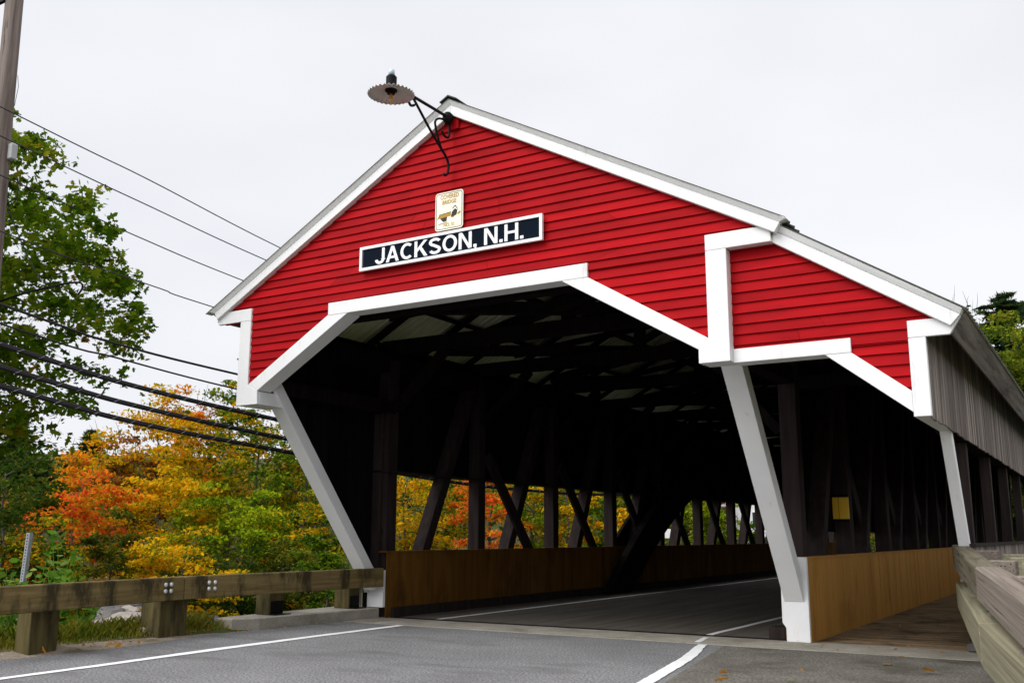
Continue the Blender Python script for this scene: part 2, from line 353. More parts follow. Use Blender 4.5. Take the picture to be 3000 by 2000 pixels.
# road sheets
b = MB()
edge = [(-6.2, -30), (-6.35, -14), (-6.6, -6), (-6.77, -4.3), (-6.73, -2.46), (-6.95, -1.2), (-7.14, -.25), (-7.25, .6), (-7.12, 3.0), (-6.75, 3.3)]
edge2 = []
for (x0, y0), (x1, y1) in zip(edge, edge[1:]):
    k = max(1, int((y1 - y0) / .25)) if y0 > -8 else 1
    for i in range(k):
        t = i / k; edge2.append((x0 + (x1 - x0) * t + random.uniform(-.03, .03), y0 + (y1 - y0) * t))
edge2.append(edge[-1])
vs = [(x, y, .0) for x, y in edge2] + [(4.6, y if y > -20 else y, .0) for x, y in edge2]
for i, (x, y) in enumerate(edge2): vs[len(edge2) + i] = (5.25 + max(0, -y) * .16, y, 0)
n = len(edge2)
b.add(vs, [(i, n + i, n + i + 1, i + 1) for i in range(n - 1)])
struct(b.build('road', M['asphalt']), 'grey asphalt road running up to the covered bridge', 'road')
b = MB(); b.add([(1.55, -1.9, .004), (6.2, -1.9, .004), (4.55, 2.7, .004), (.75, 2.55, .004), (1.05, .9, .004), (1.3, -.6, .004)], [(0, 1, 2, 3, 4, 5)])
struct(b.build('pavement', M['asphaltdark']), 'older brownish asphalt walk beside the road line', 'pavement')
b = MB()
for i in range(len(edge2) - 1):
    if edge2[i][1] < -12: continue
    (x0, y0), (x1, y1) = edge2[i], edge2[i + 1]
    b.add([(x0 + .05, y0, .003), (x1 + .05, y1, .003), (x1 - .9, y1, .075), (x0 - .9, y0, .075)], [(0, 1, 2, 3)])
struct(b.build('gravel_shoulder', M['gravel']), 'sandy gravel strip between asphalt and left guardrail', 'gravel strip')
b = MB()
b.box(-7.0, 4.35, 2.62, 3.80, -.35, .009)
struct(b.build('threshold_slab', M['concrete']), 'pale concrete slab across the bridge entrance', 'concrete slab')
b = MB(); b.box(-7.0, 1.5, 3.84, 44, -.28, .006)
struct(b.build('bridge_road', M['deckasphalt']), 'worn asphalt roadway inside the covered bridge', 'road')
b = MB(); b.box(-6.6, 1.4, 3.76, 3.80, -.02, .02); b.box(-6.6, 1.4, 3.845, 3.88, -.02, .02)
struct(b.build('expansion_joint', M['iron']), 'dark steel joint between slab and bridge deck', 'joint')
b = MB(); b.add([(-9, 44, -.004), (3, 44, -.004), (3, 54, -.004), (9, 66, -.004), (24, 80, -.004), (18, 86, -.004), (2, 72, -.004), (-9, 56, -.004)], [tuple(range(8))])
struct(b.build('far_road', M['asphalt']), 'asphalt road beyond the far end of the bridge', 'road')

def strip(name, left, right, z, label):
    b = MB(); vs = []
    def dense(l):
        o = []
        for (x0, y0), (x1, y1) in zip(l, l[1:]):
            k = max(1, min(60, int(math.hypot(x1 - x0, y1 - y0) / .12)))
            for i in range(k): o.append((x0 + (x1 - x0) * i / k, y0 + (y1 - y0) * i / k))
        return o + [l[-1]]
    m_ = max(len(dense(left)), len(dense(right)))
    def even(l):
        L = [0]
        for (x0, y0), (x1, y1) in zip(l, l[1:]): L.append(L[-1] + math.hypot(x1 - x0, y1 - y0))
        o = []
        for i in range(m_):
            t = L[-1] * i / (m_ - 1)
            for k in range(len(l) - 1):
                if L[k] <= t <= L[k + 1] + 1e-9:
                    f = (t - L[k]) / (L[k + 1] - L[k]); o.append((l[k][0] + (l[k + 1][0] - l[k][0]) * f + random.uniform(-.008, .008), l[k][1] + (l[k + 1][1] - l[k][1]) * f)); break
        return o
    left = even(left); right = even(right); n = len(left)
    vs = [(x, y, z) for x, y in left] + [(x, y, z) for x, y in right]
    b.add(vs, [(i, n + i, n + i + 1, i + 1) for i in range(n - 1)])
    return struct(b.build(name, M['linepaint']), label, 'road line')
strip('road_marking', [(-4.9, -9), (-5.22, -5.3), (-5.28, -3.84), (-5.43, -2.03), (-5.49, .3), (-5.495, 1.64), (-5.50, 2.55)],
      [(-4.72, -9), (-5.06, -5.4), (-5.11, -3.97), (-5.20, -2.25), (-5.30, .05), (-5.31, 1.35), (-5.33, 2.55)], .008, 'solid white line along the left side of the road')
strip('road_marking', [(1.85, -5), (1.211, -1.642), (.96, -.3), (.80, .6), (.60, 1.5), (.428, 2.17), (.37, 2.5)],
      [(2.08, -5), (1.374, -1.54), (1.13, -.2), (.98, .65), (.79, 1.45), (.60, 2.13), (.50, 2.53)], .010, 'white line curving away to the right of the slab')
strip('road_marking', [(.20, 2.75), (.06, 3.55)], [(.30, 2.75), (.16, 3.55)], .013, 'faded white line crossing the concrete slab')
strip('road_marking', [(-5.66, 4.0), (-5.66, 43)], [(-5.53, 4.0), (-5.53, 43)], .012, 'white line inside the bridge along the left wall')
strip('road_marking', [(-.06, 3.95), (-.06, 43)], [(.06, 3.95), (.06, 43)], .012, 'white line inside the bridge along the right wall')

# ------------------------------------------------------------------ covered bridge
BR = thing('covered_bridge', 'red clapboard covered bridge with white trim, twin gable and brown knee walls', 'bridge', (-2.66, 3.7, 0))
YE = 43.0
PX = -2.64
# red clapboards of the main gable and of the walkway gable
def clap(name, pieces, y, zlo, zhi):
    b = MB(); e = .1438; k0 = math.floor((zlo - 4.42) / e)
    z = 4.42 + k0 * e
    while z < zhi:
        for lo, hi, fl, fr in pieces:
            z0, z1 = max(z, lo), min(z + e, hi)
            if z1 - z0 < .004: continue
            xl0, xl1, xr0, xr1 = fl(z0), fl(z1), fr(z0), fr(z1)
            if xr0 - xl0 < .01 and xr1 - xl1 < .01: continue
            cuts = [0, 1]
            if xr0 - xl0 > 2.4:
                a = random.uniform(.12, .88); cuts = [0, a, 1]
                if xr0 - xl0 > 5: cuts = [0, random.uniform(.12, .42), random.uniform(.55, .88), 1]
            for c0, c1 in zip(cuts, cuts[1:]):
                gap = .004 if c0 > 0 else 0
                A0 = xl0 + (xr0 - xl0) * c0 + gap; A1 = xl0 + (xr0 - xl0) * c1
                B0 = xl1 + (xr1 - xl1) * c0 + gap; B1 = xl1 + (xr1 - xl1) * c1
                j = random.uniform(-.002, .002)
                yb, yt = y - .034 + j, y - .004
                ja, jb = random.uniform(-.0035, .0035), random.uniform(-.0035, .0035); jm = random.uniform(-.003, .003)
                mx_ = (A0 + A1) / 2; mb_ = (B0 + B1) / 2
                b.add([(A0, yb, z0 + ja), (mx_, yb - .002, z0 + jm), (A1, yb, z0 + jb), (B1, yt, z1 + .004), (mb_, yt, z1 + .004), (B0, yt, z1 + .004), (A0, y + .02, z0 + ja), (mx_, y + .02, z0 + jm), (A1, y + .02, z0 + jb)], [(0, 1, 4, 5), (1, 2, 3, 4), (6, 7, 1, 0), (7, 8, 2, 1)])
        z += e
    return b.build(name, M['red'], BR)
up = lambda z: (8.44 - z) / .547
clap('gable_siding', [(5.44, 8.40, lambda z: max(PX - up(z), -7.72), lambda z: PX + up(z) if z > 5.60 else 1.75),
                      (3.95, 5.44, lambda z: -7.15, lambda z: -5.0 + (z - 5.34) * 1.717),
                      (3.95, 5.44, lambda z: -.41 + (5.33 - z) * 1.66, lambda z: 1.75)], .055, 3.95, 8.40)
wup = lambda z: 2.5 + (5.53 - z) / .647
clap('walkway_siding', [(3.97, 5.60, lambda z: 1.84, lambda z: min(4.52 if z > 4.1 else 4.2, wup(z))), (3.1, 3.97, lambda z: 3.25 + (3.88 - z) * 1.30, lambda z: 4.2)], .175, 3.05, 5.60)
# plank backing behind both gables (closes the attic)
b = MB()
b.prism([(PX - 4.9, 5.62), (PX, 8.34), (PX + 4.9, 5.62), (1.8, 5.4), (-.2, 5.40), (-5.1, 5.40), (-7.1, 5.44)], .085, .12)
b.prism([(-7.1, 4.0), (-7.1, 5.43), (-5.05, 5.43), (-5.05, 5.36), (-7.05, 4.19)], .085, .12)
b.prism([(-.25, 5.37), (-.25, 5.39), (1.75, 5.39), (1.75, 4.15)], .085, .12)
b.prism([(1.9, 3.99), (1.9, 5.7), (2.5, 5.45), (4.18, 4.36), (4.18, 3.3), (3.25, 3.95), (3.25, 3.99)], .20, .235)
b.build('gable_backing', M['darkboard'], BR)
# white trim
def trim(poly, y0, y1, label=None):
    o = MB().prism(poly, y0, y1).build('trim_board', M['white'], BR, bevel=.006)
    if label: o['label'] = label
    return o
trim([(-5.185, 5.332), (-.195, 5.332), (-.195, 5.548), (-5.185, 5.548)], .0, .30, 'long white board over the road opening')
trim([(-7.03, 4.271), (-5.187, 5.344), (-5.187, 5.330), (-4.749, 5.330), (-6.787, 4.151)], .003, .34, 'sloping white board at left corner of road opening')
trim([(-.627, 5.330), (-.193, 5.330), (1.602, 4.245), (1.463, 4.099)], .003, .34, 'sloping white board at right corner of road opening')
trim([(-7.294, 3.907), (-6.769, 3.907), (-6.787, 4.149), (-7.03, 4.268), (-7.03, 5.449), (-7.294, 5.449)], -.002, .06, 'upright white board at left corner with wide foot')
MB().box(-7.29, -6.775, .062, .74, 3.909, 4.14).build('beam_end', M['white'], BR, bevel=.006)
trim([(-7.869, 5.451), (-7.03, 5.451), (-7.03, 5.676), (-7.78, 5.676), (-7.93, 5.66)], -.004, .055, 'short level white board under left eave')
trim([(1.463, 3.907), (1.8985, 3.907), (1.8985, 5.449), (1.605, 5.449), (1.605, 4.25), (1.463, 4.096)], -.002, .168, 'upright white board between road and walkway gables')
MB().box(1.47, 1.86, .17, .40, 3.912, 4.12).build('beam_end', M['white'], BR, bevel=.006)
trim([(1.605, 5.451), (2.515, 5.451), (2.50, 5.676), (1.605, 5.676)], -.004, .165, 'short level white board under main right eave')
trim([(1.9, 3.895), (3.416, 3.895), (3.416, 4.081), (1.9, 4.081)], .12, .40, 'level white board over the walkway opening')
trim([(3.093, 3.893), (3.416, 3.893), (4.091, 3.361), (4.091, 3.105)], .123, .42, 'sloping white board over the walkway opening')
trim([(4.093, 3.048), (4.293, 3.048), (4.293, 4.006), (4.093, 4.006)], .118, .20, 'upright white board at the outer walkway corner')
MB().box(4.085, 4.262, .202, 2.12, 3.055, 3.12).build('beam_end', M['white'], BR, bevel=.004)
trim([(4.093, 4.008), (4.565, 4.008), (4.70, 4.22), (4.093, 4.22)], .116, .175, 'short level white board under the walkway eave')
# barge boards
def barge(x0, x1, apexz, slope, ref, dz0, dz1, y0, y1):
    zz = lambda x: apexz - slope * abs(x - ref)
    return [(x0, zz(x0) + dz0), (x1, zz(x1) + dz0), (x1, zz(x1) + dz1), (x0, zz(x0) + dz1)]
for s in (-1, 1):
    e = PX + s * 5.30; e2 = PX + s * 5.40
    z = lambda x: 8.655 - .5465 * abs(x - PX)
    x2 = PX + s * 5.22
    MB().prism([(PX, 8.40), (x2, z(x2) - .255), (e, z(e) - .085), (PX, 8.57)], -.06, .05).build('barge_board', M['white'], BR, bevel=.006)
    MB().hexa([(PX, -.062, 8.571), (e, -.062, z(e) - .084), (e, .05, z(e) - .084), (PX, .05, 8.571), (PX, -.112, 8.65), (e2, -.112, z(e2) - .005), (e2, .05, z(e2) - .005), (PX, .05, 8.65)]).build('barge_board', M['white'], BR, bevel=.006)
MB().prism([(2.505, 5.455), (4.585, 4.10), (4.70, 4.225), (2.53, 5.615)], .06, .17).build('barge_board', M['white'], BR, bevel=.006)
MB().hexa([(2.53, .058, 5.617), (4.702, .058, 4.227), (4.702, .17, 4.227), (2.53, .17, 5.617), (2.56, .012, 5.700), (4.735, .012, 4.285), (4.735, .17, 4.285), (2.56, .17, 5.700)]).build('barge_board', M['white'], BR, bevel=.006)
# roofs: ribbed sheet
def roof(name, xa, za, xb, zb, y0, y1, label, under):
    b = MB(); n = []
    y = y0; k = 0; prof = []
    while y < y1:
        prof += [(y, 0), (y + .16, 0), (y + .18, .028), (y + .21, .028), (y + .23, 0)]; y += .23
    d = Vector((xb - xa, zb - za)).normalized(); nn = Vector((-d.y, d.x));
    if nn.y < 0: nn = -nn
    top = []
    for (yy, h) in prof:
        for (x, z) in ((xa, za), (xb, zb)):
            top.append((x + nn.x * (h + .010), yy, z + nn.y * (h + .010)))
    m = len(prof)
    b.m = 0; b.add(top, [(2 * i, 2 * i + 1, 2 * i + 3, 2 * i + 2) for i in range(m - 1)])
    bot = [(x - nn.x * 0, yy, z) for (yy, h) in prof for (x, z) in ((xa, za), (xb, zb))]
    bot = [(p[0] + nn.x * (h * .9), p[1], p[2] + nn.y * (h * .9)) for p, h in zip(bot, [h for _, h in prof for _ in (0, 1)])]
    b.m = 1; o = len(b.v); b.add(bot, [(2 * i + 2, 2 * i + 3, 2 * i + 1, 2 * i) for i in range(m - 1)])
    b.m = 0
    b.f += [(2 * i + 1, 2 * i + 3, o + 2 * i + 3, o + 2 * i + 1) for i in range(m - 1)]; b.mi += [0] * (m - 1)
    b.f += [(0, 1, o + 1, o), (2 * m - 2, 2 * m - 1, o + 2 * m - 1, o + 2 * m - 2)]; b.mi += [0, 0]
    r = b.build(name, [M['roofmetal'], M['roofbare']], BR); r['label'] = label
    return r
z = lambda x: 8.655 - .5465 * abs(x - PX)
roof('roof', PX, 8.652, PX - 5.46, z(PX - 5.46) - .006, -.122, YE + .2, 'left slope of the dark metal roof', 0)
roof('roof', PX, 8.652, PX + 5.32, z(PX + 5.32) - .006, -.122, YE + .2, 'right slope of the dark metal roof', 0)
roof('roof', 2.40, 5.806, 4.765, 4.275, .002, YE + .2, 'lower lean-to roof over the walkway', 0)
MB().prism([(PX - .16, 8.61), (PX, 8.695), (PX + .16, 8.61), (PX + .165, 8.63), (PX, 8.718), (PX - .165, 8.63)], -.14, YE + .2).build('ridge_cap', M['roofmetal'], BR)
# eave fascia of the walkway roof (weathered), and of the main roof
MB().add([(4.745, .18, 4.262), (4.585, .18, 4.02), (4.555, .18, 4.03), (4.715, .18, 4.275), (4.745, YE, 4.262), (4.585, YE, 4.02), (4.555, YE, 4.03), (4.715, YE, 4.275)],
         [(0, 1, 5, 4), (1, 2, 6, 5), (2, 3, 7, 6), (3, 0, 4, 7), (0, 3, 2, 1), (4, 5, 6, 7)]).build('fascia', M['greyfascia'], BR)
MB().box(2.50, 2.60, .18, YE, 5.55, 5.72).build('fascia', M['greyfascia'], BR)
MB().box(-7.98, -7.88, .07, YE, 5.53, 5.70).build('fascia', M['greyfascia'], BR)
# side siding (vertical boards): walkway outside upper and lower, left truss upper, panels
def boards(name, mat, x, th, y0, y1, z0, z1, wd=.24, jit=.0, label=None, axis='x'):
    b = MB(); y = y0
    while y < y1 - .01:
        w_ = min(wd * random.uniform(.85, 1.15), y1 - y); d = random.uniform(-.004, .004)
        a = z0 + random.uniform(-jit, jit)
        b.box(x - th / 2 + d, x + th / 2 + d, y + .005, y + w_ - .005, a, z1); y += w_
    o = b.build(name, mat, BR)
    if label: o['label'] = label
    return o
boards('side_siding', M['grey'], 4.278, .024, 0.21, YE, 3.035, 4.54, .17, .012, 'weathered grey boards along the walkway side')
boards('lower_siding', M['grey'], 4.272, .024, 3.05, YE, -.9, 1.50, .17, .02, 'weathered grey boards below the walkway opening')
MB().box(4.15, 4.33, 3.0, YE, 1.502, 1.545).build('sill_rail', M['dark'], BR)
MB().box(4.02, 4.262, 2.2, YE, 3.04, 3.20).build('plate_beam', M['darkshaded'], BR)
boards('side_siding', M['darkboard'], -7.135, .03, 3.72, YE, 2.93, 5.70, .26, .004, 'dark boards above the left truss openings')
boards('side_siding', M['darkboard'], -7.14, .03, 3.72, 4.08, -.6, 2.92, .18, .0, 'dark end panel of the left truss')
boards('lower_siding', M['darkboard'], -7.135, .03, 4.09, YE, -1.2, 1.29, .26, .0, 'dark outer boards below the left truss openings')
MB().box(-7.16, -6.70, 3.70, YE, 2.918, 2.95).build('sill_rail', M['dark'], BR)
# knee walls
kw = boards('knee_wall', M['brownshaded'], -6.705, .03, 3.70, YE, .0, 1.285, .30, 0, 'brown board wall along the left of the road')
cp = MB().box(-6.86, -6.672, 3.66, YE, 1.287, 1.318).build('cap_rail', M['brownshaded'], kw)
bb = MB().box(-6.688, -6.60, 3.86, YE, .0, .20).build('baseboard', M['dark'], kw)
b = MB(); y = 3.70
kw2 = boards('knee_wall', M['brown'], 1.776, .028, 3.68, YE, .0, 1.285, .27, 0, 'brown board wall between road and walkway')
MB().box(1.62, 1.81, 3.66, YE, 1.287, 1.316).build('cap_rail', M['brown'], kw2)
boards('knee_wall', M['brownshaded'], 1.36, .028, 3.80, YE, .0, 1.285, .27, 0, 'brown road-side board wall on the right')
MB().box(1.385, 1.60, 3.70, YE, 1.20, 1.284).build('cap_rail', M['dark'], kw2)
MB().box(1.06, 1.34, 3.84, 4.2, .0, .20).build('kerb_block', M['dark'], BR, bevel=.02)
# portal posts (white, at the base)
MB().prism([(1.363, .30), (1.363, 1.312), (1.79, 1.312), (1.79, .012), (1.42, .012), (1.42, .22)], 3.60, 3.675).build('portal_post', M['white'], BR, bevel=.005)
MB().box(-7.10, -6.692, 3.60, 3.675, .215, .94).build('portal_post', M['white'], BR, bevel=.005)
MB().box(-7.36, -7.33, 3.60, 3.70, .215, .94).build('portal_post', M['white'], BR)
MB().box(-7.27, -7.19, 3.66, 3.72, .2, 1.4).build('conduit', M['iron'], BR)
MB().box(-7.14, -7.04, 3.54, 3.60, .50, .63).build('junction_box', M['greybox'], BR)
# white struts carrying the overhanging gable
def strut(x0, x1, pb, pt_, th):
    (y0, z0), (y1, z1) = pb, pt_
    d = Vector((y1 - y0, z1 - z0)).normalized(); nrm = Vector((d.y, -d.x)) * -1  # towards the inside
    if nrm.x < 0: nrm = -nrm
    y2, z2 = y0 + nrm.x * th, z0 + nrm.y * th; y3, z3 = y1 + nrm.x * th, z1 + nrm.y * th
    b = MB()
    b.hexa([(x0, y0, z0), (x1, y0, z0), (x1, y2, max(z2, z0)), (x0, y2, max(z2, z0)), (x0, y1, z1), (x1, y1, z1), (x1, y3, z3), (x0, y3, z3)])
    return b.build('strut', M['white'], BR, bevel=.006)
strut(1.41, 1.72, (3.592, .625), (1.00, 4.06), .22)
strut(-7.04, -6.73, (3.42, .55), (.17, 4.45), .22)
strut(4.10, 4.24, (3.03, 1.44), (2.05, 3.05), .16)
# trusses
YP = [7.238 + 3.65 * i for i in range(10)]
for xi, xo in ((-6.8, -7.1), (1.39, 1.69)):
    left = xi < 0
    inner = xi
    x0, x1 = min(xi, xo), max(xi, xo)
    MB().box(x0 + .005, x1 - .005, 3.86 if not left else 3.78, 4.12, -.9, 5.3).build('truss_post', M['dark'], BR, bevel=.01)
    for yp in YP:
        if yp > YE: continue
        MB().box(x0, x1, yp, yp + .30, -.9, 5.3).build('truss_post', M['dark'], BR, bevel=.012)
    for k in range(-1, len(YP)):
        ya = YP[k] + .30 if k >= 0 else 4.12
        yb = YP[k + 1] if k + 1 < len(YP) else YE
        if k >= 0:
            MB().beam((( x0 + x1) / 2 - .02, ya + .12, -.9), ((x0 + x1) / 2 - .02, ya + 3.10, 5.2), .26, .30, (1, 0, 0)).build('truss_brace', M['dark'], BR, bevel=.01)
            xc = x1 - .05 if left else x0 + .05
            MB().beam((xc + .065, ya + .05, 3.5), (xc + .065, ya + 3.3, -.15), .30, .09, (1, 0, 0)).build('counter_brace', M['dark'], BR, bevel=.008)
        else:
            MB().beam(((x0 + x1) / 2 - .02, 4.16, -.9), ((x0 + x1) / 2 - .02, 7.1, 5.2), .26, .30, (1, 0, 0)).build('truss_brace', M['dark'], BR, bevel=.01)
    MB().box(x0 + .01, x1 - .01, 2.2 if left else .45, YE, 5.02, 5.42).build('top_chord', M['darkshaded'], BR)
    MB().box(x0 + .015, x1 - .015, 3.9, YE, -1.0, -.5).build('bottom_chord', M['dark'], BR)
# laminated arch ribs on both trusses
def arch(x, wd, lift=0):
    pts = []
    for i in range(41):
        y = 11.5 + i * 26.0 / 40
        pts.append((x, y, 4.18 + lift - .0374 * (y - 24.5) ** 2))
    b = MB()
    for p, q in zip(pts, pts[1:]): b.beam(p, (q[0], q[1] + .01, q[2]), wd, .98, (0, 0, 1))
    o = b.build('arch_rib', M['darkshaded'], BR); o['label'] = 'dark laminated arch rib crossing the truss'
    return o
arch(-6.43, .22); arch(-7.02, .10, .05); arch(1.10, .20); 
# ceiling: tie beams, laterals, knee braces, rafters, purlins
for k, yt in enumerate([1.0, 3.99] + [y + .15 for y in YP if y < YE]):
    MB().box(-7.1, 1.7, yt - .13, yt + .13, 5.44, 5.72).build('tie_beam', M['darkshaded'], BR)
    if k > 0:
        MB().beam((-6.78, yt, 4.25), (-5.5, yt, 5.44), .16, .2, (0, 1, 0)).build('knee_brace', M['darkshaded'], BR)
        MB().beam((1.37, yt, 4.25), (.1, yt, 5.44), .16, .2, (0, 1, 0)).build('knee_brace', M['darkshaded'], BR)
LY = [.9 + 5.1 * i for i in range(9)]
for y0, y1 in zip(LY, LY[1:]):
    MB().beam((-6.9, y0, 5.85), (1.5, y1, 5.85), .22, .22).build('lateral_brace', M['darkshaded'], BR)
    MB().beam((-6.9, y1, 5.86), (1.5, y0, 5.86), .20, .20).build('lateral_brace', M['darkshaded'], BR)
yr = .45
while yr < YE:
    for s in (-1, 1):
        xe_ = PX + s * 5.2
        MB().beam((PX, yr, 8.50), (xe_, yr, z(xe_) - .16), .07, .20, (0, 1, 0)).build('rafter', M['darkshaded'], BR) if yr < 30 else None
    MB().beam((2.2, yr, 5.72), (4.22, yr, 4.46), .06, .14, (0, 1, 0)).build('walkway_rafter', M['darkshaded'], BR) if yr < 30 else None
    yr += 1.83
for y0, y1 in zip([y_ + 2.55 for y_ in LY], [y_ + 2.55 for y_ in LY[1:-1]]):
    MB().beam((-6.6, y0, 6.12), (PX, y1, 7.9), .13, .16).build('roof_brace', M['darkshaded'], BR)
    MB().beam((1.3, y0, 6.12), (PX, y1, 7.9), .13, .16).build('roof_brace', M['darkshaded'], BR)
for s in (-1, 1):
    for q in (1.9, 3.9):
        x = PX + s * q
        MB().box(x - .07, x + .07, .13, YE, z(x) - .10, z(x) - .045).build('purlin', M['darkshaded'], BR)
for k, yt in enumerate([3.99] + [y + .15 for y in YP if y < YE]):   # king posts and collar
    MB().box(PX - .11, PX + .11, yt - .08, yt + .08, 5.72, 8.45).build('king_post', M['darkshaded'], BR)
    MB().beam((PX - .1, yt, 5.9), (PX - 2.6, yt, 7.05), .12, .16, (0, 1, 0)).build('roof_brace', M['darkshaded'], BR)
    MB().beam((PX + .1, yt, 5.9), (PX + 2.6, yt, 7.05), .12, .16, (0, 1, 0)).build('roof_brace', M['darkshaded'], BR)
# walkway: floor, outer posts, ceiling boards, wall over the right truss
b = MB(); y = 3.84
while y < YE:
    w_ = .145 * random.uniform(.95, 1.05); b.box(1.80, 4.19, y + .004, y + w_ - .004, -.05 + random.uniform(-.003, .003), .004 + random.uniform(-.004, .004)); y += w_
b.build('walkway_floor', M['plank'], BR)
y = 3.9; k = 0
while y < YE:
    MB().box(4.03, 4.20, y, y + .20, -.6, 3.2).build('walkway_post', M['dark'], BR, bevel=.008); y += 3.2; k += 1
boards('upper_wall', M['darkboard'], 1.74, .025, .9, YE, 4.9, 5.9, .26, 0, 'dark boards above the right truss')
boards('lower_siding', M['darkboard'], 1.372, .02, 4.2, YE, 1.72, 4.9, .26, 0, 'dark boards between road and walkway')
MB().beam((1.38, 3.99, 3.35), (.35, 3.99, 4.55), .16, .18, (0, 1, 0)).build('knee_brace', M['darkshaded'], BR)
MB().box(1.42, 1.68, .36, 4.0, 4.14, 4.42).build('portal_beam', M['darkshaded'], BR)
MB().box(-7.08, -6.80, .36, 4.0, 4.15, 4.42).build('portal_beam', M['darkshaded'], BR)
MB().box(1.75, 4.06, 3.90, 4.05, 4.05, 4.25).build('portal_beam', M['darkshaded'], BR)
# outer left upper siding between gable and truss (weathered)
boards('side_siding', M['grey'], -7.275, .024, .09, 3.72, 4.15, 5.60, .18, .01, 'weathered boards on the left side of the overhang')

b = MB(); y = .76
while y < 3.72:
    w_ = min(.22, 3.72 - y); f_ = lambda q: max(.6, .55 + (3.56 - q) * 1.2)
    z0a, z0b = f_(y), f_(y + w_)
    b.hexa([(-7.16, y + .002, z0a), (-7.13, y + .002, z0a), (-7.13, y + w_ - .002, z0b), (-7.16, y + w_ - .002, z0b), (-7.16, y + .002, 5.6), (-7.13, y + .002, 5.6), (-7.13, y + w_ - .002, 5.6), (-7.16, y + w_ - .002, 5.6)]); y += w_
pt(b.build('side_siding', M['darkboard'], BR), 'dark triangular board cheek behind the left strut')
MB().box(-7.125, -6.90, 3.70, 3.775, .6, 4.14).build('truss_post', M['dark'], BR)
# small fixed things on the bridge
t = thing('hazard_marker', 'yellow reflective plate on a dark post beside the walkway', 'marker', (1.54, 7.2, 2.17))
MB().box(1.392, 1.688, 7.19, 7.235, 1.965, 2.372).build('plate', M['yellow'], t)
MB().box(1.387, 1.693, 7.200, 7.236, 2.372, 2.43).build('strap', M['iron'], t); MB().box(1.387, 1.693, 7.200, 7.236, 1.905, 1.965).build('strap', M['iron'], t)
MB().box(1.504, 1.510, 7.186, 7.191, 1.965, 2.372).build('seam', M['iron'], t)
for (x0, x1, z0, z1, lab, nm) in ((-7.14, -7.03, 1.735, 1.79, 'wide low red reflector on the dark left post', 0), (-6.985, -6.90, 1.665, 1.755, 'upright red reflector on the dark left post', 1)):
    t = thing('red_reflector', lab, 'reflector', ((x0 + x1) / 2, 3.7, z0), 'red reflectors at the left portal')
    MB().box(x0, x1, 3.725, 3.738, z0, z1).build('lens', M['redrefl'], t); MB().box(x0 - .012, x1 + .012, 3.739, 3.775, z0 - .012, z1 + .012).build('backplate', M['iron'], t)
t = thing('ceiling_sensor', 'small grey box hung under the roof beams near the portal', 'sensor box', (-6.9, 3.8, 5.3))
MB().box(-7.0, -6.84, 3.70, 3.83, 5.18, 5.34).build('box', M['greybox'], t, bevel=.01); MB().box(-6.95, -6.90, 3.74, 3.80, 5.34, 5.45).build('bracket', M['iron'], t)

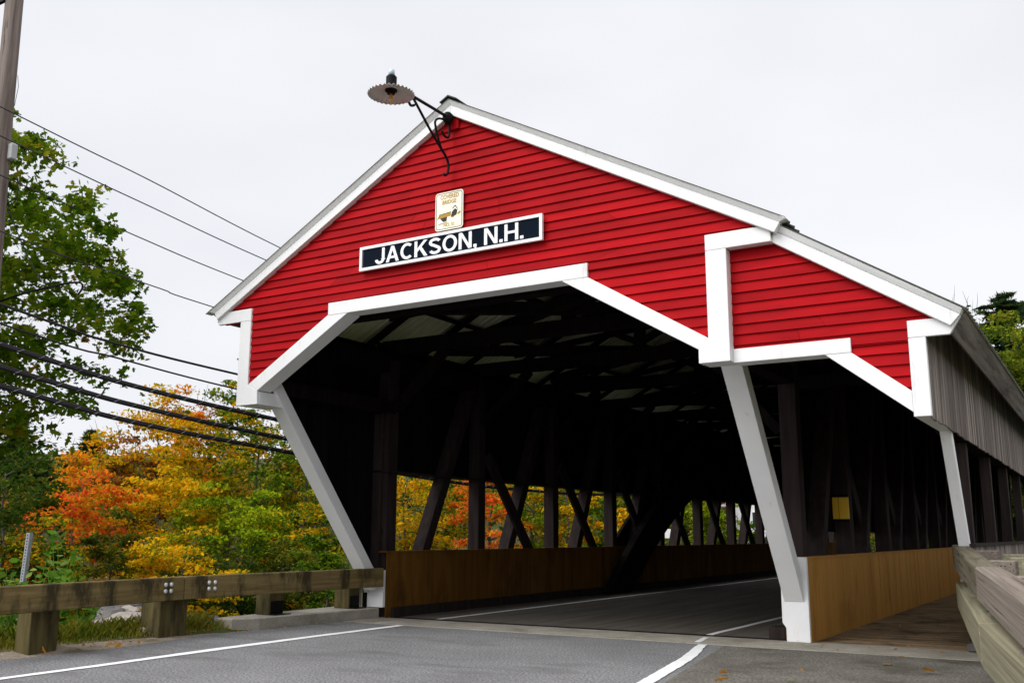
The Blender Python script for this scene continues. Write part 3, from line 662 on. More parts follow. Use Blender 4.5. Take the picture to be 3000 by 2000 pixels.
# ------------------------------------------------------------------ signs on the gable
t = thing('town_sign', 'long navy sign with white frame reading JACKSON, N.H.', 'sign', (-2.69, 0, 6.0))
MB().box(-4.40, -.98, -.045, -.018, 6.05, 6.36).build('panel', M['navy'], t)
b = MB(); X0, X1, Z0, Z1, fw = -4.466, -.916, 5.9985, 6.413, .048
b.box(X0, X1, -.062, -.014, Z0, Z0 + fw); b.box(X0, X1, -.062, -.014, Z1 - fw, Z1); b.box(X0, X0 + fw, -.062, -.014, Z0 + fw, Z1 - fw); b.box(X1 - fw, X1, -.062, -.014, Z0 + fw, Z1 - fw)
b.build('frame', M['signwhite'], t)
def block_letters(txt, x0, x1, z0, z1, y, mat, parent):
    # upright grotesque capitals drawn on a unit cap height
    b = MB(); S = .165
    def stroke(pts, w_=S):
        P = [Vector((p[0], p[1])) for p in pts]; L = []; R = []
        for i, p in enumerate(P):
            d0 = (P[i] - P[i - 1]).normalized() if i else (P[1] - P[0]).normalized(); d1 = (P[i + 1] - P[i]).normalized() if i < len(P) - 1 else d0
            d = (d0 + d1).normalized(); n_ = Vector((-d.y, d.x)); k = w_ / 2 / max(.5, n_.dot(Vector((-d0.y, d0.x))))
            L.append(p + n_ * k); R.append(p - n_ * k)
        return [[L[i], L[i + 1], R[i + 1], R[i]] for i in range(len(P) - 1)]
    def arc(cx, cz, rx, rz, a0, a1, n=14):
        return [(cx + rx * math.cos(math.radians(a0 + (a1 - a0) * i / n)), cz + rz * math.sin(math.radians(a0 + (a1 - a0) * i / n))) for i in range(n + 1)]
    bar = lambda xa, za, xb, zb: [[(xa, za), (xb, za), (xb, zb), (xa, zb)]]
    h = S / 2
    G = {'J': (.60, stroke([(.60 - h, 1.0), (.60 - h, .30)] + arc(.30, .30, .30 - h, .31 - h, 0, -175))),
         'A': (.80, [[(0, 0), (.175, 0), (.485, 1), (.315, 1)], [(.80, 0), (.625, 0), (.315, 1), (.485, 1)], [(.20, .22), (.60, .22), (.55, .37), (.25, .37)]]),
         'C': (.76, stroke(arc(.41, .5, .41 - h, .51 - h, 48, 312, 26))),
         'K': (.78, bar(0, 0, S, 1) + [[(S, .30), (S, .52), (.56, 1), (.77, 1)], [(.27, .54), (.39, .67), (.79, 0), (.585, 0)]]),
         'S': (.70, stroke(arc(.345, .735, .29 - .02, .265 - h, 18, 250, 14) + [(.36, .505)] + arc(.355, .27, .345 - h, .27 - h, 68, -165, 16))),
         'O': (.84, stroke(arc(.42, .5, .42 - h, .51 - h, 0, 360, 32))),
         'N': (.74, bar(0, 0, S, 1) + bar(.74 - S, 0, .74, 1) + [[(.02, 1), (.19, 1), (.72, 0), (.55, 0)]]),
         'H': (.74, bar(0, 0, S, 1) + bar(.74 - S, 0, .74, 1) + bar(S - .01, .425, .74 - S + .01, .575)),
         '.': (.18, bar(0, 0, .18, .18)), ',': (.18, bar(0, 0, .18, .18) + [[(.18, 0), (.09, 0), (.0, -.19), (.07, -.19)]]), ' ': (.22, [])}
    adv = []; x = 0
    for i, c in enumerate(txt):
        adv.append(x); x += G[c][0] + .10
    W = x - .10; q = 0
    for i, c in enumerate(txt):
        for pl in G[c][1]:
            q += 1
            pg = [(x0 + (adv[i] + p[0]) / W * (x1 - x0), z0 + p[1] * (z1 - z0)) for p in pl]
            b.prism(pg, y - .008 - .0002 * (q % 9), y)
        if G[c][1]: b.build('letter', mat, parent); b = MB()
block_letters('JACKSON, N.H.', -4.135, -1.245, 6.072, 6.342, -.046, M['signwhite'], t)
t = thing('bridge_plaque', 'cream metal plaque with COVERED BRIDGE NO. 51 above the navy sign', 'plaque', (-2.665, 0, 6.455))
def rrect(x0, x1, z0, z1, r, n=6):
    p = []
    for cx, cz, a in ((x1 - r, z1 - r, 0), (x0 + r, z1 - r, 90), (x0 + r, z0 + r, 180), (x1 - r, z0 + r, 270)):
        for i in range(n + 1):
            q = math.radians(a + 90 * i / n); p.append((cx + r * math.cos(q), cz + r * math.sin(q)))
    return p
px0, px1, pz0, pz1 = -2.937, -2.392, 6.455, 7.098
MB().prism(rrect(px0, px1, pz0, pz1, .055), -.012, -.004).build('plate', M['plaque'], t)
A = rrect(px0 + .018, px1 - .018, pz0 + .018, pz1 - .018, .042); B = rrect(px0 + .028, px1 - .028, pz0 + .028, pz1 - .028, .034)
b = MB(); nn_ = len(A); b.add([(x, -.0135, zz) for x, zz in A] + [(x, -.0135, zz) for x, zz in B], [(i, (i + 1) % nn_, nn_ + (i + 1) % nn_, nn_ + i) for i in range(nn_)])
b.build('border_line', M['blackprint'], t)
text_mesh('COVERED', 'lettering', M['ochre'], t, px0 + .10, px1 - .085, pz0 + .525, pz0 + .60, -.0125, .02, .002)
text_mesh('BRIDGE', 'lettering', M['ochre'], t, px0 + .14, px1 - .135, pz0 + .435, pz0 + .505, -.0125, .02, .002)
text_mesh('NO. 51', 'lettering', M['ochre'], t, px0 + .17, px1 - .17, pz0 + .055, pz0 + .115, -.0125, .02, .002)
b = MB()
def poly(pts, d=-.0136): b.add([(px0 + x, d, pz0 + zz) for x, zz in pts], [tuple(range(len(pts)))])
poly([(.075, .265), (.31, .285), (.31, .225), (.08, .205)])            # long side of the little bridge
poly([(.05, .19), (.09, .235), (.075, .255), (.04, .21)]); poly([(.43, .25), (.49, .285), (.50, .25), (.45, .225)])
poly([(.06, .115), (.24, .135), (.24, .122), (.07, .102)]); poly([(.31, .20), (.36, .19), (.38, .215), (.34, .235)])
b.build('picture', M['ochre'], t)
b = MB()
poly([(.075, .275), (.31, .297), (.31, .287), (.075, .265)], -.0138)
poly([(.31, .20), (.42, .225), (.435, .305), (.385, .335), (.33, .29)], -.0138)
poly([(.335, .345), (.39, .395), (.445, .325), (.437, .315), (.39, .375), (.343, .335)], -.0138)
poly([(.10, .205), (.235, .222), (.225, .15), (.165, .14), (.13, .17)], -.0138)
b.build('picture', M['blackprint'], t)

# ------------------------------------------------------------------ gooseneck lamp at the peak
LX = -2.659
t = thing('wall_lamp', 'black iron bracket lamp with scalloped shade at the gable peak', 'lamp', (LX, -.05, 8.34))
ribs = 32
def wob(r, j): return (0, .010 * (r / .35) * math.cos(j * math.pi)) if r > .12 else (0, 0)
def scal(r, j):
    if r < .12: return (0, 0)
    a = math.cos(j * 2 * math.pi / 4) ; return (.008 * a * (r / .35), .012 * a * (r / .35))
LY0 = -1.58
sh = MB(); sh.lathe([(.075, 8.23), (.14, 8.205), (.25, 8.175), (.35, 8.145), (.352, 8.138), (.25, 8.166), (.14, 8.196), (.07, 8.22)], LX, LY0, 128, scal)
sh.build('lamp_shade', M['shade'], t, smooth=True)
MB().lathe([(.001, 8.445), (.06, 8.445), (.082, 8.42), (.082, 8.24), (.095, 8.225), (.095, 8.195), (.07, 8.185), (.06, 8.15), (.001, 8.15)], LX, LY0, 24).build('socket', M['iron'], t)
MB().lathe([(.001, 8.545), (.035, 8.543), (.046, 8.53), (.048, 8.446), (.001, 8.446)], LX, LY0, 20).build('photocell', M['clear'], t, smooth=True)
MB().lathe([(.001, 8.0), (.02, 8.003), (.034, 8.025), (.036, 8.06), (.028, 8.11), (.022, 8.148)], LX, LY0, 16).build('bulb', M['glass'], t, smooth=True)
MB().tube([(LX, -.06, 8.345), (LX, -.5, 8.34), (LX, -1.0, 8.33), (LX, -1.50, 8.33)], .026, 10).build('arm', M['iron'], t)
def spline(p, n=8):
    out = []
    P = [Vector(q) for q in p]; P = [P[0]] + P + [P[-1]]
    for i in range(1, len(P) - 2):
        for k in range(n):
            s_ = k / n; a, b_, c, d = P[i - 1], P[i], P[i + 1], P[i + 2]
            out.append(.5 * ((2 * b_) + (c - a) * s_ + (2 * a - 5 * b_ + 4 * c - d) * s_ ** 2 + (3 * b_ - a - 3 * c + d) * s_ ** 3))
    out.append(P[-2]); return out
cv = lambda l: [(LX, y_, z_) for y_, z_ in l]
def flat(pts, w_, h_):
    b = MB()
    for p, q in zip(pts, pts[1:]): b.beam(p, q, w_, h_, (1, 0, 0)) if (Vector(q) - Vector(p)).length > 1e-5 else None
    return b
MB().tube(spline(cv([(-1.00, 8.20), (-1.09, 8.16), (-1.15, 8.22), (-1.10, 8.30), (-1.02, 8.29), (-.90, 8.20), (-.55, 7.93), (-.27, 7.74), (-.11, 7.63), (-.06, 7.52), (-.08, 7.39), (-.14, 7.33), (-.20, 7.34)])), .021, 8).build('scroll', M['iron'], t)
MB().tube(spline(cv([(-.13, 8.27), (-.33, 8.235), (-.44, 8.15), (-.43, 8.05), (-.37, 7.92), (-.30, 7.79), (-.22, 7.70)])), .019, 8).build('scroll', M['iron'], t)
MB().tube(spline(cv([(-.06, 8.28), (-.045, 8.12), (-.07, 8.01), (-.13, 7.985), (-.21, 8.00), (-.26, 8.05)])), .019, 8).build('scroll', M['iron'], t)
b = MB(); b.lathe([(.001, 8.43), (.05, 8.42), (.085, 8.38), (.09, 8.34), (.07, 8.27), (.04, 8.23), (.001, 8.225)], LX, -.10, 14)
b.build('mount', M['iron'], t, smooth=True)
MB().box(LX - .03, LX + .15, -.012, .04, 8.16, 8.36).build('mounting_board', M['red'], t)

# ------------------------------------------------------------------ left guardrail and kerb
t = thing('timber_guardrail', 'low stained timber guardrail on thick posts left of the road', 'guardrail', (-7.0, -.5, 0), None)
def railseg(P, Q, zt0, zt1, h, w_, side):
    # inner top edge line from P to Q; beam extends outward (side) by w_
    d = (Vector((Q[0] - P[0], Q[1] - P[1]))).normalized(); nr = Vector((-d.y, d.x)) * side
    o = (nr.x * w_, nr.y * w_)
    return MB().hexa([(P[0], P[1], zt0 - h), (Q[0], Q[1], zt1 - h), (Q[0] + o[0], Q[1] + o[1], zt1 - h), (P[0] + o[0], P[1] + o[1], zt0 - h),
                      (P[0], P[1], zt0), (Q[0], Q[1], zt1), (Q[0] + o[0], Q[1] + o[1], zt1), (P[0] + o[0], P[1] + o[1], zt0)])
railseg((-6.93, -1.19), (-6.595, 3.50), .972, .989, .362, .20, 1).build('rail', M['railold'], t, bevel=.012)
railseg((-6.25, -6.6), (-6.93, -1.20), .955, .971, .362, .20, 1).build('rail', M['railold'], t, bevel=.012)
for pts, z0 in (([(-7.22, -3.85), (-6.86, -3.87), (-7.00, -3.34), (-7.36, -3.32)], 0), ([(-7.55, -1.52), (-7.14, -1.48), (-7.22, -.86), (-7.62, -.90)], 0), ([(-6.9, -6.9), (-6.45, -6.9), (-6.5, -6.3), (-6.95, -6.3)], 0)):
    MB().hexa([(x, y_, -.3) for x, y_ in pts] + [(x, y_, .93) for x, y_ in pts]).build('post', M['railolive'], t, bevel=.012)
for x0, x1, y0, y1 in ((-7.62, -7.27, 1.05, 1.42), (-7.50, -7.12, 3.06, 3.40)):
    p = MB().box(x0, x1, y0, y1, .205, .93).build('post', M['railolive'], t, bevel=.012)
    MB().box(x1 + .002, x1 + .012, y0 + .03, y1 - .03, .205, .45).build('bracket', M['iron'], p)
    MB().box(x1 - .02, x1 + .16, y0 + .0, y1 + .03, .206, .222).build('foot_plate', M['iron'], p)
for yb, xb_ in ((-1.62, -6.872), (-1.50, -6.887), (-.72, -6.892), (-.60, -6.884)):
    for dz in (-.11, -.21):
        s_ = 0 if yb > -1 else 0
        x_ = -6.93 + (-1.19 - yb) * .126 if yb < -1.19 else -6.93 + (yb + 1.19) * .0714
        b = MB(); 
        prof = [(.036, 0), (.034, .012), (.024, .022), (.001, .027)]
        vs = []; k = 10
        for r_, h_ in prof:
            for j in range(k): a = 2 * math.pi * j / k; vs.append((x_ + h_, yb + r_ * math.cos(a) + (.03 if dz < -.15 else 0) * 0, .97 + dz + r_ * math.sin(a)))
        b.add(vs, [(i * k + j, i * k + (j + 1) % k, (i + 1) * k + (j + 1) % k, (i + 1) * k + j) for i in range(3) for j in range(k)])
        b.build('bolt', M['bolt'], t, smooth=True)
b = MB()
b.hexa([(-7.65, .12, -.4), (-7.22, .10, -.4), (-6.80, 3.62, -.4), (-7.75, 3.66, -.4), (-7.65, .12, .205), (-7.22, .10, .205), (-6.80, 3.62, .205), (-7.75, 3.66, .205)])
kb = MB().prism([(0, 0), (1, 0), (1, 1), (0, 1)], 0, 1)
MBk = MB()
foot = [(-7.66, .14), (-7.22, .13), (-7.05, .60), (-6.97, 1.6), (-6.80, 3.62), (-7.76, 3.66)]
nk = len(foot); topk = [(-7.64, .17), (-7.23, .16), (-7.075, .62), (-6.995, 1.6), (-6.82, 3.62), (-7.75, 3.66)]
MBk.add([(x, y_, -.4) for x, y_ in foot] + [(x, y_, .185) for x, y_ in foot] + [(x, y_, .205) for x, y_ in topk],
        [tuple(range(nk - 1, -1, -1)), tuple(range(2 * nk, 3 * nk))] + [(i, (i + 1) % nk, nk + (i + 1) % nk, nk + i) for i in range(nk)] + [(nk + i, nk + (i + 1) % nk, 2 * nk + (i + 1) % nk, 2 * nk + i) for i in range(nk)])
tag(MBk.build('concrete_kerb', M['concrete']), 'raised concrete kerb under the left guardrail posts beside the portal', 'kerb')

def align(o, P, Q):
    # give the mesh local axes along the beam so that the grain runs with it
    d = (Vector(Q) - Vector(P)).normalized(); x = d.cross(Vector((0, 0, 1))).normalized(); zz_ = x.cross(d)
    R3 = Matrix((x, d, zz_)).transposed(); o.data.transform(R3.inverted().to_4x4()); o.matrix_basis = R3.to_4x4(); return o
# ------------------------------------------------------------------ right guardrail: two stacked grey timbers
t = thing('timber_guardrail', 'two stacked weathered grey rails coming forward on the right', 'guardrail', (4.9, -2, 0))
align(railseg((4.780, -1.355), (3.96, 3.40), 1.352, 1.527, .33, .22, -1).build('top_rail', M['railfar'], t, bevel=.014), (4.785, -1.39, 1.352), (3.96, 3.40, 1.527))
align(railseg((6.25, -9.4), (4.79, -1.40), 1.14, 1.350, .33, .24, -1).build('top_rail', M['railgrey'], t, bevel=.016), (6.25, -9.4, 1.14), (4.79, -1.40, 1.35))
align(railseg((4.945, -2.862), (3.93, 3.70), .925, .985, .36, .34, -1).build('low_rail', M['railmoss'], t, bevel=.014), (4.95, -2.89, .925), (3.93, 3.70, .985))
align(railseg((6.35, -9.4), (4.955, -2.90), .74, .923, .37, .36, -1).build('low_rail', M['railmoss'], t, bevel=.016), (6.35, -9.4, .74), (4.955, -2.90, .923))
for y_, dx in ((2.7, .0), (.4, 0), (-2.0, 0), (-4.6, 0), (-7.4, 0)):
    x_ = 4.785 - (y_ + 1.39) * .172
    zt = 1.352 + (y_ + 1.39) * .036
    MB().box(x_ + .245, x_ + .55, y_ - .16, y_ + .16, -1.2, zt - .04).build('post', M['railgrey'], t, bevel=.012)
    MB().box(x_ + .06, x_ + .26, y_ - .15, y_ + .15, zt - .46, zt - .345).build('spacer_block', M['railgrey'], t)
for y_, zt, x1 in ((2.2, 1.42, .95), (1.15, 1.40, 1.15), (.0, 1.36, 1.5), (-1.55, 1.30, 1.7)):
    x_ = 4.785 - (y_ + 1.39) * .172
    MB().box(x_ + .56, x_ + .56 + x1, y_ - .13, y_ + .13, zt - .26, zt).build('cross_timber', M['railmoss'], t, bevel=.012)
    MB().box(x_ + .62 + x1 * .5, x_ + .62 + x1 * .5 + .26, y_ - .12, y_ + .12, -1.2, zt - .262).build('post', M['railgrey'], t)
b = MB(); b.box(4.02, 4.28, 3.62, 3.86, .011, .13)
tag(b.build('concrete_block', M['rock'], bevel=.02), 'small mossy concrete block at the end of the slab by the walkway', 'block')

# ------------------------------------------------------------------ utility pole and cables
t = thing('utility_pole', 'weathered wooden utility pole at the left edge of the photo', 'utility pole', (-9.42, -3.42, 0))
pr_ = [(-9.29, -3.48, -1.0), (-9.30, -3.50, 2), (-9.335, -3.56, 6.3), (-9.365, -3.608, 8.6), (-9.39, -3.65, 12.5)]
MB().tube(pr_, [.185, .175, .158, .150, .138], 20).build('shaft', M['pole'], t, smooth=True)
MB().tube([(-9.22, -3.70, 7.3), (-9.21, -3.68, 5.5), (-9.18, -3.64, 1)], .03, 8).build('conduit', M['greybox'], t)
bx = MB().box(-9.26, -9.11, -3.56, -3.44, 7.78, 8.06).build('terminal_box', M['greybox'], t, bevel=.015)
MB().box(-9.30, -9.26, -3.56, -3.46, 7.8, 8.09).build('bracket', M['iron'], bx)
MB().tube(spline([(-9.28, -3.3, 7.55), (-9.27, -3.28, 7.2), (-9.36, -3.36, 7.0), (-9.30, -3.3, 6.8), (-9.0, -3.1, 6.1), (-8.85, -2.95, 5.75)]), .010, 6).build('drop_cable', M['cable'], t)
MB().tube(spline([(-9.45, -3.4, 5.35), (-9.1, -3.1, 5.55), (-8.7, -2.75, 5.72), (-8.45, -2.55, 5.78), (-8.40, -2.5, 5.70), (-8.45, -2.55, 5.55)]), .018, 6).build('cable_bracket', M['iron'], t)
MB().box(-9.75, -9.40, -3.80, -3.74, 10.62, 10.70).build('crossarm', M['iron'], t)
MB().tube([(-9.22, -3.52, 9.30), (-9.20, -3.50, 9.1), (-9.22, -3.52, 8.75)], .005, 5).build('ground_wire', M['wire'], t)

def cable(pts, r, name, label, mat, wrap=None):
    p = spline([(-9.0, y_, z_) for y_, z_ in pts], 6)
    o = thing(name, label, 'cable', (-9.0, pts[0][0], pts[0][1]), 'overhead lines beside the bridge')
    MB().tube(p, r, 8).build('line', mat, o, smooth=True)
    if wrap:
        # messenger strand lying along the bundle
        q = [(v.x + .01, v.y, v.z + r * 1.05) for v in p]; MB().tube(q, r * .42, 6).build('messenger_strand', M['wire'], o)
        hb = MB()                                             # lashing wire, one helix
        hp = []; L = 0
        for a_, b_ in zip(p, p[1:]):
            k = max(2, int((b_ - a_).length / .03))
            for i in range(k):
                v = a_.lerp(b_, i / k); L += (b_ - a_).length / k
                if v.y > 14: continue
                an = L * 2 * math.pi / .38; rr = r * 1.12
                hp.append((v.x + math.cos(an) * rr, v.y, v.z + math.sin(an) * rr + r * .25))
        hb.tube(hp, .0035, 4).build('lashing', M['galv'], o)
ext = lambda l, s0, s1: [(-3.42, l[0][1] + (l[0][0] + 3.42) * s0)] + l + s1
thick = [('A', [(-3.45, 5.262), (-1.296, 4.992), (1.507, 4.848), (6, 4.72), (14, 4.62), (24, 4.8), (44, 5.9)], .023, 'upper medium cable, top of the five below the roof line', 0),
         ('B', [(-3.45, 4.952), (-1.272, 4.741), (1.414, 4.549), (6, 4.36), (14, 4.22), (24, 4.4), (44, 5.5)], .017, 'thin black cable second from top of the five low lines', 0),
         ('C', [(-3.45, 4.612), (-.667, 4.257), (2.795, 4.024), (7, 3.85), (14, 3.72), (24, 3.9), (44, 5.0)], .036, 'thick lashed cable bundle, highest of the three bundles', 1),
         ('D', [(-3.42, 4.258), (-.635, 3.906), (3.015, 3.644), (7, 3.46), (14, 3.36), (24, 3.52), (44, 4.7)], .036, 'thick lashed cable bundle, middle of the three bundles', 1),
         ('E', [(-3.40, 3.954), (-.607, 3.605), (3.205, 3.36), (6.875, 3.12), (12.5, 2.955), (21.3, 3.12), (44, 4.4)], .036, 'thick lashed cable bundle, lowest one, seen again through the bridge openings', 1)]
for k, l, r, lab, wr in thick: cable([(-14, l[0][1] + 1.5)] + l, r, 'overhead_cable', lab, M['cable'], wr)
thin = [([(-3.44, 8.490), (-.929, 8.231), (2.605, 7.784), (9, 7.2), (20, 7.0), (44, 8.6)], 'highest thin wire running from the pole behind the roof'),
        ([(-3.44, 8.005), (-.883, 7.726), (2.175, 7.411), (9, 6.9), (20, 6.7), (44, 8.2)], 'second highest thin wire running from the pole behind the roof'),
        ([(-3.44, 7.355), (-1.019, 7.064), (1.536, 6.823), (9, 6.3), (20, 6.1), (44, 7.6)], 'third thin wire down the pole, meeting the left roof edge'),
        ([(-3.44, 6.44), (-2.556, 6.342), (-.451, 6.20), (.722, 6.11), (9, 5.75), (20, 5.6), (44, 6.9)], 'lowest thin wire, meeting the left eave tip')]
for l, lab in thin: cable([(-14, l[0][1] + 1.2)] + l, .0115, 'overhead_wire', lab, M['wire'])

# steel sign post by the left rail
t = thing('metal_post', 'leaning perforated steel post behind the left guardrail', 'post', (-10.9, -1.5, -.6))
b = MB(); p0 = Vector((-10.98, -1.5, -.75)); p1 = Vector((-10.80, -1.5, 1.66))
b.beam(p0, p1, .10, .012, (0, 1, 0)); b.beam(p0 + Vector((-.05, .03, 0)), p1 + Vector((-.05, .03, 0)), .012, .06, (0, 1, 0)); b.beam(p0 + Vector((.05, .03, 0)), p1 + Vector((.05, .03, 0)), .012, .06, (0, 1, 0))
b.build('channel', M['galv'], t)
b = MB()
for i in range(46):
    q = p0.lerp(p1, (i + .6) / 46.5); b.box(q.x - .012, q.x + .012, q.y - .0085, q.y - .0065, q.z - .012, q.z + .012)
pp = b.build('hole', M['iron'], t); pp['kind'] = 'stuff'

# ------------------------------------------------------------------ rocks
def rock(x, y_, zz, sx, sy, sz, mat, label, seed, rot=0):
    bm = bmesh.new(); bmesh.ops.create_icosphere(bm, subdivisions=3, radius=1)
    for v in bm.verts:
        p = v.co.copy()
        k = 1 + .35 * noise.noise(p * 1.1 + Vector((seed * 7.1, seed, 0))) + .12 * noise.noise(p * 3 + Vector((seed, 0, seed * 3)))
        k *= 1 - .18 * max(0, abs(p.x) + abs(p.y) + abs(p.z) - 1.45)
        q = p * k; q.x *= sx; q.y *= sy; q.z *= sz
        v.co = Matrix.Rotation(rot, 3, 'Z') @ q
    me = bpy.data.meshes.new('river_rock'); bm.to_mesh(me); bm.free(); me.materials.append(mat)
    o = bpy.data.objects.new('river_rock', me); C.objects.link(o); o.location = (x, y_, zz)
    return tag(o, label, 'rock', 'rocks on the river bank')
def at(u, v, d):
    r_ = F_ + R_ * ((u - 1500) / 2859.78) - U_ * ((v - 1000) / 2859.78)
    return CAM + r_ * (d / math.hypot(r_.x, r_.y))
RK = [(383, 1822, 27, .62, .40, .26, 'rockpale', 'long pale flat boulder seen under the left rail', .5),
      (325, 1812, 28, .50, .42, .36, 'rock', 'grey rounded boulder left of the long pale boulder', .2),
      (333, 1783, 33, .95, .7, .50, 'rock', 'large grey boulder behind the others, close under the rail', .1),
      (285, 1826, 26, .16, .14, .12, 'rockpale', 'small pale stone at the left end of the rock group', .8),
      (352, 1800, 30, .30, .26, .2, 'rockpale', 'middling pale stone between large grey and long pale boulders', 1.1),
      (372, 1797, 31, .36, .28, .2, 'rockpale', 'flat pale stone just behind the long pale boulder', .4),
      (410, 1795, 32, .4, .3, .2, 'rock', 'low grey stone at the right of the rock group by the post', .9),
      (620, 1830, 19.6, .22, .17, .17, 'rock', 'grey stone beside the end of the concrete kerb', .6),
      (598, 1822, 21, .24, .2, .15, 'rock', 'rough stone left of the kerb-end stone', 1.3),
      (606, 1852, 18.3, .13, .10, .08, 'rock', 'small stone in front of the kerb-end stones', 1.9),
      (555, 1815, 24, .20, .16, .14, 'rockpale', 'pale stone in greenery right of the second rail post', 2.2)]
for i, (u, v, d, sx, sy, sz, m_, lab, rot) in enumerate(RK):
    p = at(u, v, d)
    rock(p.x, p.y, p.z, sx, sy, sz, M[m_], lab, i + 1, rot)
p = at(418, 1851, 17.3); rock(p.x, p.y, p.z, .085, .07, .075, M['rockpale'], 'white stone at the foot of the second rail post', 31, .4)
# loose bank stones further back
rs = random.Random(5); b = MB()
for i in range(260):
    x = rs.uniform(-26, -11); y_ = rs.uniform(0, 15); s_ = rs.uniform(.06, .22); h = height(x, y_)
    k = 6; vs = [(x, y_, h + s_ * .7)] + [(x + s_ * math.cos(j * math.pi / 3) * rs.uniform(.7, 1.3), y_ + s_ * math.sin(j * math.pi / 3) * rs.uniform(.7, 1.3), h - .03) for j in range(6)]
    b.add(vs, [(0, 1 + j, 1 + (j + 1) % 6) for j in range(6)])
struct(b.build('cobbles', M['rock']), 'scattered cobbles on the river bank', 'cobbles', 'stuff')

# ------------------------------------------------------------------ vegetation
def mesh_np(name, V, Fn, mat, k):
    """V: (n*k,3) verts, n polygons of k corners"""
    n = len(V) // k
    me = bpy.data.meshes.new(name); me.vertices.add(n * k); me.vertices.foreach_set('co', V.astype(np.float32).ravel())
    me.loops.add(n * k); me.loops.foreach_set('vertex_index', np.arange(n * k, dtype=np.int32))
    me.polygons.add(n); me.polygons.foreach_set('loop_start', np.arange(0, n * k, k, dtype=np.int32))
    try: me.polygons.foreach_set('loop_total', np.full(n, k, dtype=np.int32))
    except Exception: pass
    me.update(calc_edges=True); me.materials.append(mat); return me

LEAF = {'oval': np.array([(0, -.5), (.26, -.15), (.22, .2), (0, .55), (-.22, .2), (-.26, -.15)]),
        'maple': np.array([(0, -.45), (.34, -.38), (.22, -.12), (.58, .05), (.22, .14), (.26, .42), (0, .66), (-.26, .42), (-.22, .14), (-.58, .05), (-.22, -.12), (-.34, -.38)]),
        'needle': np.array([(-.06, -.5), (.06, -.5), (.09, 0), (0, .6), (-.09, 0)])}
def leaves(rng, P, size, shape='oval', droop=.3, flatk=.75, dirs=None):
    n = len(P); S = LEAF[shape]; k = len(S)
    nrm = rng.normal(size=(n, 3)) * (1 - flatk) + np.array([0, 0, 1]) * flatk * rng.choice([1, 1, 1, .4], n)[:, None] + rng.normal(size=(n, 3)) * .35
    nrm /= np.linalg.norm(nrm, axis=1)[:, None]
    a = rng.normal(size=(n, 3)) if dirs is None else dirs + rng.normal(size=(n, 3)) * .35
    a[:, 2] -= droop
    a -= (a * nrm).sum(1)[:, None] * nrm; a /= np.linalg.norm(a, axis=1)[:, None] + 1e-9
    b_ = np.cross(nrm, a)
    s_ = size * np.clip(rng.lognormal(-.05, .33, n), .4, 1.8)
    fold = rng.uniform(.05, .25, n)
    V = P[:, None, :] + s_[:, None, None] * (S[None, :, 0, None] * b_[:, None, :] + S[None, :, 1, None] * a[:, None, :] - (np.abs(S[None, :, 0, None]) * fold[:, None, None] * 1.2) * nrm[:, None, :])
    return V.reshape(-1, 3), k

